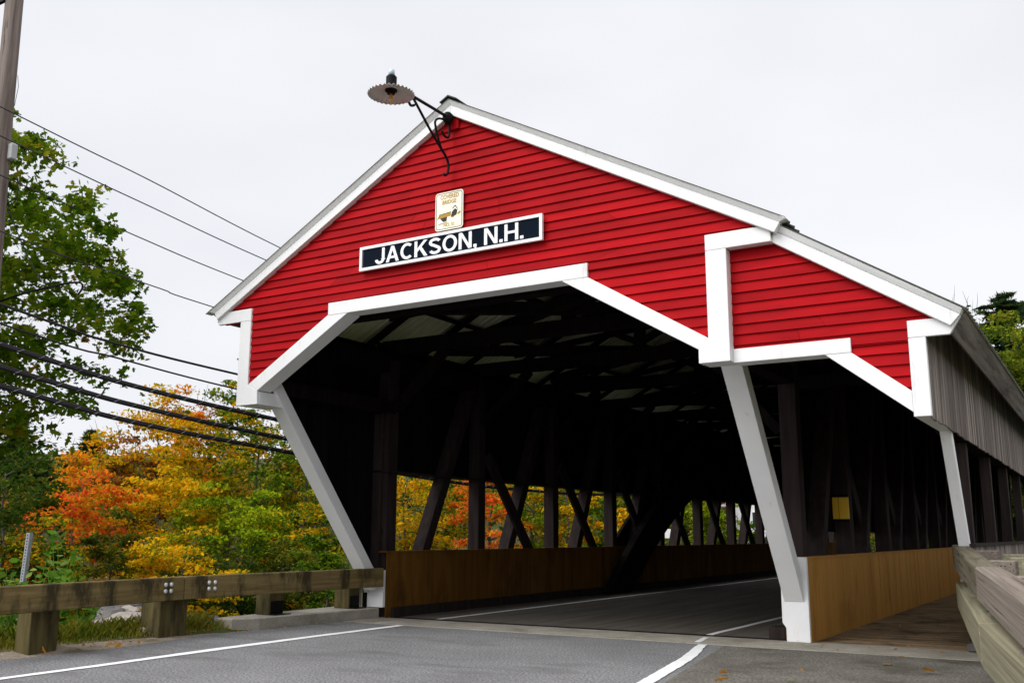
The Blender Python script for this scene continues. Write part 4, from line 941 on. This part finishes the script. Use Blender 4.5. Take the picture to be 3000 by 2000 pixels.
def tree(name, label, cat, base, H, crown, mat, seed, ncl=60, per=70, leaf=.2, shape='oval', cr=None, flat=.38, group=None, trunk_r=None, fill=.55, lean=(0, 0), bare=0, lobes=.35, csize=.16, accept=None):
    """crown = (centre height, radius xy, half height) relative to the base; clusters of leaves on limbs"""
    rng = np.random.default_rng(seed)
    cz, rx, rz = crown
    NS = ncl * (8 if accept else 3); d = rng.normal(size=(NS, 3)); d /= np.linalg.norm(d, axis=1)[:, None]
    rr = rng.uniform(fill ** 3, 1, NS) ** (1 / 3)
    ph = rng.uniform(0, 6.28, 6)
    az = np.arctan2(d[:, 1], d[:, 0]); el = d[:, 2]
    lob = 1 + lobes * (.5 * np.sin(2 * az + ph[0]) * np.cos(3 * el + ph[1]) + .5 * np.sin(3 * az + ph[2] + 4 * el) + .35 * np.sin(5 * az + ph[3] - 7 * el))
    cc = d * (rr * lob)[:, None] * np.array([rx, rx, rz]); cc[:, 2] += cz
    cc[:, 0] += lean[0] * cc[:, 2] / H; cc[:, 1] += lean[1] * cc[:, 2] / H
    cc = cc[cc[:, 2] > .25]
    if accept: cc = np.array([c for c in cc if accept(Vector(base) + Vector(c))])
    cc = cc[:ncl]
    # branches: every cluster hangs on the nearest already-connected node below it
    tr = trunk_r or H * .016
    tb = MB(); nodes = []
    ntr = 7; th = cz + rz * .55
    tp = []
    for i in range(ntr):
        t_ = i / (ntr - 1); q = np.array([lean[0] * t_ * th / H + .12 * tr * 8 * math.sin(i * 1.7 + seed) * t_, lean[1] * t_ * th / H + .12 * tr * 8 * math.cos(i * 1.3 + seed) * t_, -.3 + t_ * (th + .3)])
        tp.append(q); nodes.append((q, tr * (1 - .8 * t_)))
    tb.tube([tuple(q) for q in tp], [tr * (1.25 if i == 0 else 1 - .82 * i / (ntr - 1)) for i in range(ntr)], 7)
    order = np.argsort(np.hypot(cc[:, 0], cc[:, 1]) + .4 * np.abs(cc[:, 2] - cz))
    NP = np.array([q for q, _ in nodes]); NR = [r for _, r in nodes]
    for i in order:
        c = cc[i]; dd = np.linalg.norm(NP - c, axis=1) + np.maximum(0, NP[:, 2] - c[2] + .1) * 1.5
        j = int(np.argmin(dd)); r0 = min(NR[j] * .75, tr * .45); r1 = max(r0 * .45, tr * .035)
        m_ = (NP[j] + c) / 2 + np.array([0, 0, .08 * dd[j]]) + rng.normal(size=3) * .05 * dd[j]
        tb.tube([tuple(NP[j]), tuple(m_), tuple(c)], [r0, (r0 + r1) / 2, r1], 4, cap=False)
        NP = np.vstack([NP, m_, c]); NR += [(r0 + r1) / 2, r1]
    P = []
    rc = rx * csize * 2 * (1 if accept else .86)
    for c in cc:
        k = int(per * rng.uniform(.5, 1.5)); s_ = rc * rng.uniform(.6, 1.3)
        q = np.clip(rng.normal(size=(k, 3)), -1.55, 1.55) * np.array([s_, s_, s_ * flat]) * .6
        q[:, 2] -= .35 * flat * (q[:, 0] ** 2 + q[:, 1] ** 2) / max(s_, .01)
        P.append(c + q)
    P = np.vstack(P); P = P[P[:, 2] > .08]
    V, k = leaves(rng, P, leaf, shape)
    e = thing(name, label, cat, base, group)
    o = bpy.data.objects.new('crown', mesh_np('crown', V, None, M[mat], k)); C.objects.link(o); o.parent = e
    tk = tb.build('trunk', M['bark']); tk.parent = e
    if bare:
        bb_ = MB()
        for i in range(bare):
            c = cc[int(rng.integers(len(cc)))]
            if c[2] < cz: continue
            q = c + np.array([rng.normal() * .3, rng.normal() * .3, rng.uniform(.5, 1.3) * rz * .35]); bb_.tube([tuple(c), tuple((c + q) / 2 + rng.normal(size=3) * .05), tuple(q)], [.02, .014, .006], 3, cap=False)
        if bb_.v:
            x = bb_.build('twigs', M['bark']); x.parent = e
    return e

def gz(x, y_): return height(x, y_) - .05
def T(name, label, u, v, d, w_px, mat, seed, zc=.56, base=None, **kw):
    """tree whose top shows at photo pixel (u, v) and stands d metres from the camera; w_px = crown width"""
    p = at(u, v, d); b0 = gz(p.x, p.y); H = p.z - b0
    rx = w_px * d / 2860 / 2
    cz = kw.pop('cz', None) or H * zc; rz = kw.pop('rz', None) or (H - H * zc)
    return tree(name, label, 'tree', (p.x, p.y, b0), H, (cz, rx, rz), mat, seed, **kw)

# the big green maple behind the pole
OUT = [(300, 40), (345, 70), (400, 105), (430, 150), (520, 165), (545, 250), (562, 310), (640, 350), (700, 350), (760, 370), (824, 440), (900, 415), (1000, 415), (1080, 380), (1180, 385), (1230, 310), (1300, 210), (1350, 90), (1400, 40)]
def outline(P):
    q = P - CAM; dz = q.dot(F_); u = 1500 + 2859.78 * q.dot(R_) / dz; v = 1000 - 2859.78 * q.dot(U_) / dz
    if v < 350 or v > 1380: return False
    for (v0, u0), (v1, u1) in zip(OUT, OUT[1:]):
        if v0 <= v <= v1: return u < u0 + (u1 - u0) * (v - v0) / (v1 - v0) - 12
    return False
p = at(-130, 345, 22.0); b0 = gz(p.x, p.y)
tree('maple_tree', 'large green maple close behind the utility pole, sky showing through it', 'tree', (p.x, p.y, b0), p.z - b0, (7.9, 4.6, 3.6), 'maple', 11, ncl=400, per=78, leaf=.122, shape='maple', flat=.5, fill=.15, trunk_r=.17, lobes=.12, csize=.046, accept=outline)

FG = 'autumn trees on the far river bank'
fk = dict(group=FG)
T('shrubby_tree', 'dark green bushy tree at far left below the maple', 40, 1260, 34, 330, 'darkgreen', 21, ncl=80, per=110, leaf=.13, **fk)
T('autumn_tree', 'red and orange maple right of the dark green bush', 235, 1345, 40, 270, 'redleaf', 22, ncl=70, per=110, leaf=.15, zc=.5, **fk)
T('autumn_tree', 'rusty orange tree with bare twigs rising over the red maple', 300, 1275, 52, 240, 'orange', 23, ncl=60, per=90, leaf=.18, bare=40, **fk)
T('autumn_tree', 'brownish thin-leaved tree between orange and golden crowns', 395, 1250, 50, 190, 'rust', 24, ncl=55, per=80, leaf=.17, bare=30, **fk)
T('autumn_tree', 'tall golden orange tree crossed by the lowest cable', 470, 1165, 50, 280, 'gold', 25, ncl=85, per=120, leaf=.17, **fk)
T('autumn_tree', 'tall mixed orange tree against the sky left of the bridge corner', 570, 1150, 56, 230, 'orange', 26, ncl=70, per=100, leaf=.19, **fk)
T('autumn_tree', 'brown half-bare tree behind the cables near the bridge corner', 630, 1150, 64, 200, 'rust', 27, ncl=50, per=60, leaf=.2, bare=60, **fk)
T('green_tree', 'tall green tree peeking beside the white bridge corner', 695, 1040, 56, 190, 'green', 28, ncl=75, per=100, leaf=.19, zc=.5, **fk)
T('autumn_tree', 'mixed green and orange tree just left of the white strut', 770, 1160, 50, 300, 'mixed', 29, ncl=90, per=120, leaf=.17, **fk)
T('autumn_tree', 'bright yellow tree low in the middle of the left trees', 470, 1370, 41, 290, 'gold', 30, ncl=90, per=120, leaf=.14, zc=.5, flat=.3, **fk)
T('autumn_tree', 'lime green layered tree in front of the mixed trees', 680, 1390, 40, 330, 'lime', 31, ncl=100, per=130, leaf=.135, zc=.5, flat=.28, **fk)
T('autumn_tree', 'green tree turning orange behind the white strut', 900, 1230, 48, 300, 'green', 32, ncl=85, per=110, leaf=.165, **fk)
T('autumn_tree', 'orange tree with yellow sprays beside the middle of the strut', 900, 1440, 39, 250, 'mixed', 33, ncl=80, per=110, leaf=.135, zc=.5, flat=.3, **fk)
T('green_tree', 'small green tree tucked beside the foot of the strut', 965, 1500, 35, 170, 'green', 34, ncl=50, per=100, leaf=.13, zc=.5, **fk)
T('shrubby_tree', 'olive shrub low between the weeds and the yellow tree', 340, 1530, 35, 230, 'olive', 35, ncl=60, per=120, leaf=.12, zc=.5, flat=.4, **fk)
T('autumn_tree', 'low golden branches spreading just above the guardrail', 540, 1560, 33, 300, 'gold', 36, ncl=60, per=110, leaf=.125, zc=.6, flat=.25, **fk)
T('shrubby_tree', 'dark olive undergrowth behind the guardrail bolts', 660, 1600, 36, 330, 'darkgreen', 37, ncl=70, per=120, leaf=.13, zc=.5, **fk)
T('shrubby_tree', 'dark undergrowth right of the golden branches', 830, 1580, 37, 260, 'olive', 38, ncl=60, per=120, leaf=.13, zc=.5, **fk)
T('shrubby_tree', 'orange flecked bush far left under the dark green tree', 120, 1500, 33, 260, 'mixed', 39, ncl=60, per=110, leaf=.12, zc=.5, **fk)
BG = 'trees seen through the bridge openings'
bk = dict(group=BG)
T('autumn_tree', 'golden tree in the first bridge opening', 1190, 1330, 49, 250, 'gold', 41, ncl=80, per=110, leaf=.16, zc=.5, **bk)
T('autumn_tree', 'green and orange tree between first brace and post', 1310, 1290, 54, 230, 'mixed', 42, ncl=80, per=110, leaf=.17, zc=.5, **bk)
T('autumn_tree', 'red-orange maple in the second bridge opening', 1440, 1300, 47, 220, 'redleaf', 43, ncl=80, per=110, leaf=.15, zc=.5, **bk)
T('green_tree', 'yellow-green tree right of the red maple through the openings', 1560, 1300, 52, 230, 'lime', 44, ncl=80, per=110, leaf=.165, zc=.5, **bk)
T('autumn_tree', 'yellow tree in the third bridge opening', 1660, 1320, 50, 190, 'gold', 45, ncl=70, per=110, leaf=.16, zc=.5, **bk)
T('green_tree', 'green tree near the arch rib through the openings', 1770, 1290, 58, 220, 'green', 46, ncl=70, per=110, leaf=.18, zc=.5, **bk)
T('autumn_tree', 'golden bush left of the dark arch rib', 1840, 1480, 46, 120, 'gold', 47, ncl=50, per=100, leaf=.14, zc=.5, **bk)
T('green_tree', 'leafy green tree right of the dark arch rib', 1990, 1350, 58, 200, 'lime', 48, ncl=70, per=110, leaf=.18, zc=.5, **bk)
T('green_tree', 'bright green bush in the last bridge openings', 2100, 1470, 62, 150, 'lime', 49, ncl=50, per=100, leaf=.18, zc=.5, **bk)
T('green_tree', 'green bush before the white house through the openings', 2200, 1530, 66, 130, 'green', 50, ncl=45, per=90, leaf=.18, zc=.5, **bk)
T('autumn_tree', 'pinkish orange slope tree in the openings right of the arch', 2075, 1350, 80, 120, 'rust', 51, ncl=50, per=90, leaf=.24, zc=.5, **bk)

# conifers
def conifer(label, u, v, d, w_px, seed, mat='needle', group=None, dens=1.0):
    rng = np.random.default_rng(seed); p = at(u, v, d); b0 = gz(p.x, p.y); H = p.z - b0; rx = w_px * d / 2860 / 2
    e = thing('conifer_tree', label, 'tree', (p.x, p.y, b0), group)
    tb = MB(); tb.tube([(0, 0, -.3), (0, 0, H * .5), (0, 0, H)], [H * .014, H * .008, .01], 7)
    P = []; D = []
    zz = H * .12
    while zz < H * .985:
        t_ = (zz - H * .12) / (H * .88); R0 = rx * (1 - t_) ** .62 + .10
        n = int(6 + 3 * rng.random())
        for i in range(n):
            a = rng.uniform(0, 6.28); L = R0 * rng.uniform(.55, 1.25)
            if rng.random() < .12: continue
            tip = np.array([math.cos(a) * L, math.sin(a) * L, zz + L * rng.uniform(-.18, .22)])
            tb.tube([(0, 0, zz), tuple(tip)], [.035, .008], 3, cap=False)
            k = int(46 * L * dens) + 8
            s_ = rng.uniform(.15, 1, k) ** .8
            q = np.array([0, 0, zz]) + (tip - np.array([0, 0, zz])) * s_[:, None] + rng.normal(size=(k, 3)) * np.array([.16, .16, .05]) * (.5 + L * .35)
            P.append(q); D.append(np.tile(np.array([math.cos(a), math.sin(a), 0.1]), (k, 1)))
        zz += H * .022 * rng.uniform(.7, 1.3)
    P = np.vstack(P); D = np.vstack(D)
    V, k = leaves(rng, P, .42, 'needle', .1, .4, D)
    o = bpy.data.objects.new('crown', mesh_np('crown', V, None, M[mat], k)); C.objects.link(o); o.parent = e
    tk = tb.build('trunk', M['bark']); tk.parent = e
    return e
conifer('dark spruce tip far left under the maple, taller one', 60, 1190, 80, 130, 61, group='distant spruces at far left')
conifer('dark spruce right of the taller far left one, shorter', 118, 1345, 78, 110, 62, group='distant spruces at far left')
conifer('thin spruce tip rising above the orange trees', 268, 1258, 90, 110, 66)
conifer('dark conifer standing above the walkway roof at far right', 2935, 852, 72, 470, 63, dens=2.0)
T('green_tree', 'yellow-green tree in front of the conifer at right', 3005, 965, 66, 330, 'yellowgreen', 64, ncl=140, per=230, leaf=.22, zc=.62)
T('green_tree', 'olive green tree below the conifer against the roof edge', 2880, 985, 60, 230, 'yellowgreen', 65, ncl=110, per=220, leaf=.2, zc=.6)
T('bare_tree', 'wispy treetop poking over the walkway roof near its eave', 2772, 836, 80, 55, 'darkgreen', 67, ncl=16, per=14, leaf=.25, bare=30, zc=.8)
T('bare_tree', 'wispy treetop between the eave tip and the conifer', 2842, 878, 76, 45, 'darkgreen', 68, ncl=14, per=12, leaf=.25, bare=30, zc=.8)

# distant woods: one mass
rng = np.random.default_rng(3); P = []
for i in range(760):
    q = rng.uniform(47, 105); a = rng.uniform(-95, 90)
    x = -.859 * q + .512 * a; y_ = .512 * q + .859 * a
    if y_ > 42 and x > -9 and not (y_ > 64 and x < y_ - 78): continue
    h = height(x, y_); s_ = rng.uniform(1.3, 2.3); H_ = rng.uniform(2.6, 5.2) + (q < 56) * -1.0
    k = 150
    c = rng.normal(size=(k, 3)) * np.array([s_, s_, H_ * .30]) * .7; P.append(np.array([x, y_, h + H_ * .52]) + c)
for i in range(90):                                   # woods facing the far portal
    x, y_ = rng.uniform(-14, 16), rng.uniform(92, 112); h = height(x, y_); s_ = rng.uniform(1.5, 2.4); H_ = rng.uniform(5, 10)
    P.append(np.array([x, y_, h + H_ * .5]) + rng.normal(size=(150, 3)) * np.array([s_, s_, H_ * .3]) * .7)
P = np.vstack(P); V, k = leaves(rng, P, .42, 'oval', .2, .5)
o = bpy.data.objects.new('distant_forest', mesh_np('distant_forest', V, None, M['farleaf'], k)); C.objects.link(o)
struct(o, 'mixed autumn wood rising behind the river bank trees', 'forest', 'stuff')
# undergrowth on both banks
P = []
for i in range(900):
    q = rng.uniform(29, 47); a = rng.uniform(-35, 60); x = -.859 * q + .512 * a; y_ = .512 * q + .859 * a
    if x > -8.5: continue
    h = height(x, y_); k = 26; s_ = rng.uniform(.25, .7)
    P.append(np.array([x, y_, h + s_ * .6]) + rng.normal(size=(k, 3)) * np.array([s_, s_, s_ * .5]))
P = np.vstack(P); V, k = leaves(rng, P, .17, 'oval', .2, .5)
o = bpy.data.objects.new('undergrowth', mesh_np('undergrowth', V, None, M['olive'], k)); C.objects.link(o)
struct(o, 'low leafy undergrowth along the far river bank', 'undergrowth', 'stuff')
P = []
for i in range(420):
    x = rng.uniform(-16, -8.6); y_ = rng.uniform(-5, 9)
    if x > -9.6 and y_ > 0: pass
    h = height(x, y_); k = 16; s_ = rng.uniform(.15, .35); P.append(np.array([x, y_, h + s_ * .5]) + rng.normal(size=(k, 3)) * np.array([s_, s_, s_ * .5]))
P = np.vstack(P); V, k = leaves(rng, P, .10, 'oval', .2, .6)
o = bpy.data.objects.new('bank_plants', mesh_np('bank_plants', V, None, M['weed'], k)); C.objects.link(o)
struct(o, 'low green plants covering the near river bank', 'ground cover', 'stuff')
# grass along the rail foot
n = 16000; x = rng.uniform(-9.6, -7.25, n); y_ = rng.uniform(-7, .1, n)
hh = rng.uniform(.06, .34, n) ** 1.0 * np.clip((-7.1 - x) / .5, .3, 1)
zz = np.array([max(height(a, c), .05 if a > -8.0 else -9) for a, c in zip(x, y_)]) - .01
ang = rng.uniform(0, 6.28, n); dx, dy = np.cos(ang), np.sin(ang); bend = rng.uniform(.2, .7, n)
wv = .0042
base = np.stack([x, y_, zz], 1); side = np.stack([-dy, dx, 0 * dx], 1) * wv; dirv = np.stack([dx, dy, 0 * dx], 1)
tip = base + dirv * (hh * bend)[:, None] + np.array([0, 0, 1]) * hh[:, None]
mid = base + dirv * (hh * bend * .3)[:, None] + np.array([0, 0, .6]) * hh[:, None]
V = np.stack([base - side, base + side, mid + side * .8, tip, mid - side * .8], 1).reshape(-1, 3)
o = bpy.data.objects.new('grass', mesh_np('grass', V, None, M['grass'], 5)); C.objects.link(o)
struct(o, 'tufts of green and tawny grass at the foot of the left guardrail', 'grass', 'stuff')
# tall weeds behind the rail
def weed(u, v, d, seed, label):
    rng = np.random.default_rng(seed); p = at(u, v, d); b0 = height(p.x, p.y) - .05; H = p.z - b0
    e = thing('tall_weed', label, 'plant', (p.x, p.y, b0), 'tall weeds behind the left guardrail')
    st = MB(); P = []; D = []
    for s_ in range(6):
        a = rng.uniform(0, 6.28); L = rng.uniform(.25, .5); hh = H * (1 if s_ == 0 else rng.uniform(.6, .9))
        pts = [(L * t_ * t_ * math.cos(a), L * t_ * t_ * math.sin(a), hh * t_) for t_ in (0, .3, .6, .85, 1)]
        st.tube(pts, [.012, .011, .009, .006, .003], 5)
        for t_ in np.linspace(.35, 1, 13):
            c = np.array([L * t_ * t_ * math.cos(a), L * t_ * t_ * math.sin(a), hh * t_])
            for sgn in (-1, 1):
                an = a + sgn * rng.uniform(.8, 2.2); dv = np.array([math.cos(an), math.sin(an), rng.uniform(-.1, .3)])
                P.append(c + dv * .10); D.append(dv)
    V, k = leaves(rng, np.array(P), .155, 'oval', .15, .85, np.array(D))
    o = bpy.data.objects.new('leaves', mesh_np('leaves', V, None, M['weed'], k)); C.objects.link(o); o.parent = e
    o2 = st.build('stem', M['weed']); o2.parent = e
weed(100, 1575, 18.2, 71, 'broad-leaved weed close beside the leaning steel post')
weed(190, 1560, 18.6, 72, 'tallest broad-leaved weed, a little right of the steel post')
weed(160, 1620, 18.0, 75, 'broad-leaved weed between the post and the tallest weed')
weed(250, 1650, 18.2, 73, 'shortest and rightmost broad-leaved weed above the rail')
weed(30, 1640, 18.0, 74, 'broad-leaved weed left of the leaning steel post')
# fallen leaves
FL = [(2111, 1999, .09, 'rust fallen leaf nearest the lower picture edge by the line'), (2314, 1992, .14, 'yellow-green fallen leaf lying on the brownish walk'),
      (2119, 1973, .07, 'small brown leaf close to the curved white line'), (2350, 1964, .07, 'small brown leaf behind the yellow-green leaf'),
      (2597, 1944, .10, 'orange leaf on the walk near the right rail'), (2720, 1969, .11, 'orange leaf nearest the foot of the low right rail'),
      (318, 1889, .13, 'orange leaf on the gravel under the left guardrail'), (345, 1897, .08, 'curled brown leaf right beside the orange gravel leaf'), (130, 1915, .13, 'brown leaf on gravel left of the first rail post'),
      (2340, 1880, .07, 'dark leaf at the foot of the white portal post')]
for i, (u, v, s_, lab) in enumerate(FL):
    r_ = F_ + R_ * ((u - 1500) / 2859.78) - U_ * ((v - 1000) / 2859.78); zt = .022 if u > 500 else .075
    tt = (zt - 1.65) / r_.z; p = CAM + r_ * tt
    rg = np.random.default_rng(100 + i)
    V, k = leaves(rg, np.array([[0., 0., .004]]), s_, 'maple', .0, .93)
    V[:, 2] -= V[:, 2].min() - .001
    o = bpy.data.objects.new('fallen_leaf', mesh_np('fallen_leaf', V, None, M['lime'] if i == 1 else M['dryleaf'], k)); C.objects.link(o); o.location = (p.x, p.y, p.z)
    tag(o, lab, 'leaf', 'fallen leaves on the road')

P = []
for i in range(190):
    y_ = rng.uniform(-7, 3.4); x0_ = -6.85 - (.25 if -2 < y_ else 0)
    if y_ > .1: P.append((rng.uniform(-7.12, -6.9), y_, .012)); continue
    x = x0_ - abs(rng.normal()) * .33; P.append((x, y_, max(.02, min(.085, (-6.8 - x) * .1 + .02))))
for i in range(46): P.append((rng.uniform(1.85, 4.1), 3.9 + abs(rng.normal()) * 2.2, .014))
for i in range(16): P.append((rng.uniform(.9, 4.4), rng.uniform(1.9, 3.75), .016))
V, k = leaves(rng, np.array(P), .055, 'oval', 0, .9)
o = bpy.data.objects.new('leaf_litter', mesh_np('leaf_litter', V, None, M['dryleaf'], k)); C.objects.link(o)
struct(o, 'small dry leaves scattered along the gravel edge and walkway', 'leaf litter', 'stuff')

# ------------------------------------------------------------------ far bits seen through the openings
p = at(2205, 1478, 84); b0 = gz(p.x, p.y)
t = thing('house', 'white clapboard house far beyond the bridge openings', 'house', (p.x, p.y, b0))
hx, hy = p.x, p.y
MB().box(hx - 2.6, hx + 3, hy - 2, hy + 3, b0 - .5, b0 + 3.6).build('wall', M['housewall'], t)
MB().prism([(hx - 3, b0 + 3.55), (hx + .2, b0 + 5.4), (hx + 3.4, b0 + 3.55)], hy - 2.3, hy + 3.3).build('roof', M['houseroof'], t)
for dx in (-1.6, .6):
    f_ = MB().box(hx + dx - .05, hx + dx + .85, hy - 2.06, hy - 2.0, b0 + 1.2, b0 + 2.5).build('window', M['signwhite'], t)
    MB().box(hx + dx, hx + dx + .8, hy - 2.07, hy - 2.055, b0 + 1.25, b0 + 2.45).build('pane', M['pane'], f_)
p = at(1958, 1562, 47); b0 = gz(p.x, p.y)
t = thing('roadside_sign', 'small white notice board on a post beyond the bridge', 'sign', (p.x, p.y, b0))
MB().beam((p.x - .17, p.y, p.z), (p.x + .17, p.y + .08, p.z), .03, .42, (0, 0, 1)).build('board', M['signwhite'], t)
MB().box(p.x - .03, p.x + .03, p.y + .06, p.y + .12, b0 - .2, p.z).build('post', M['bark'], t)
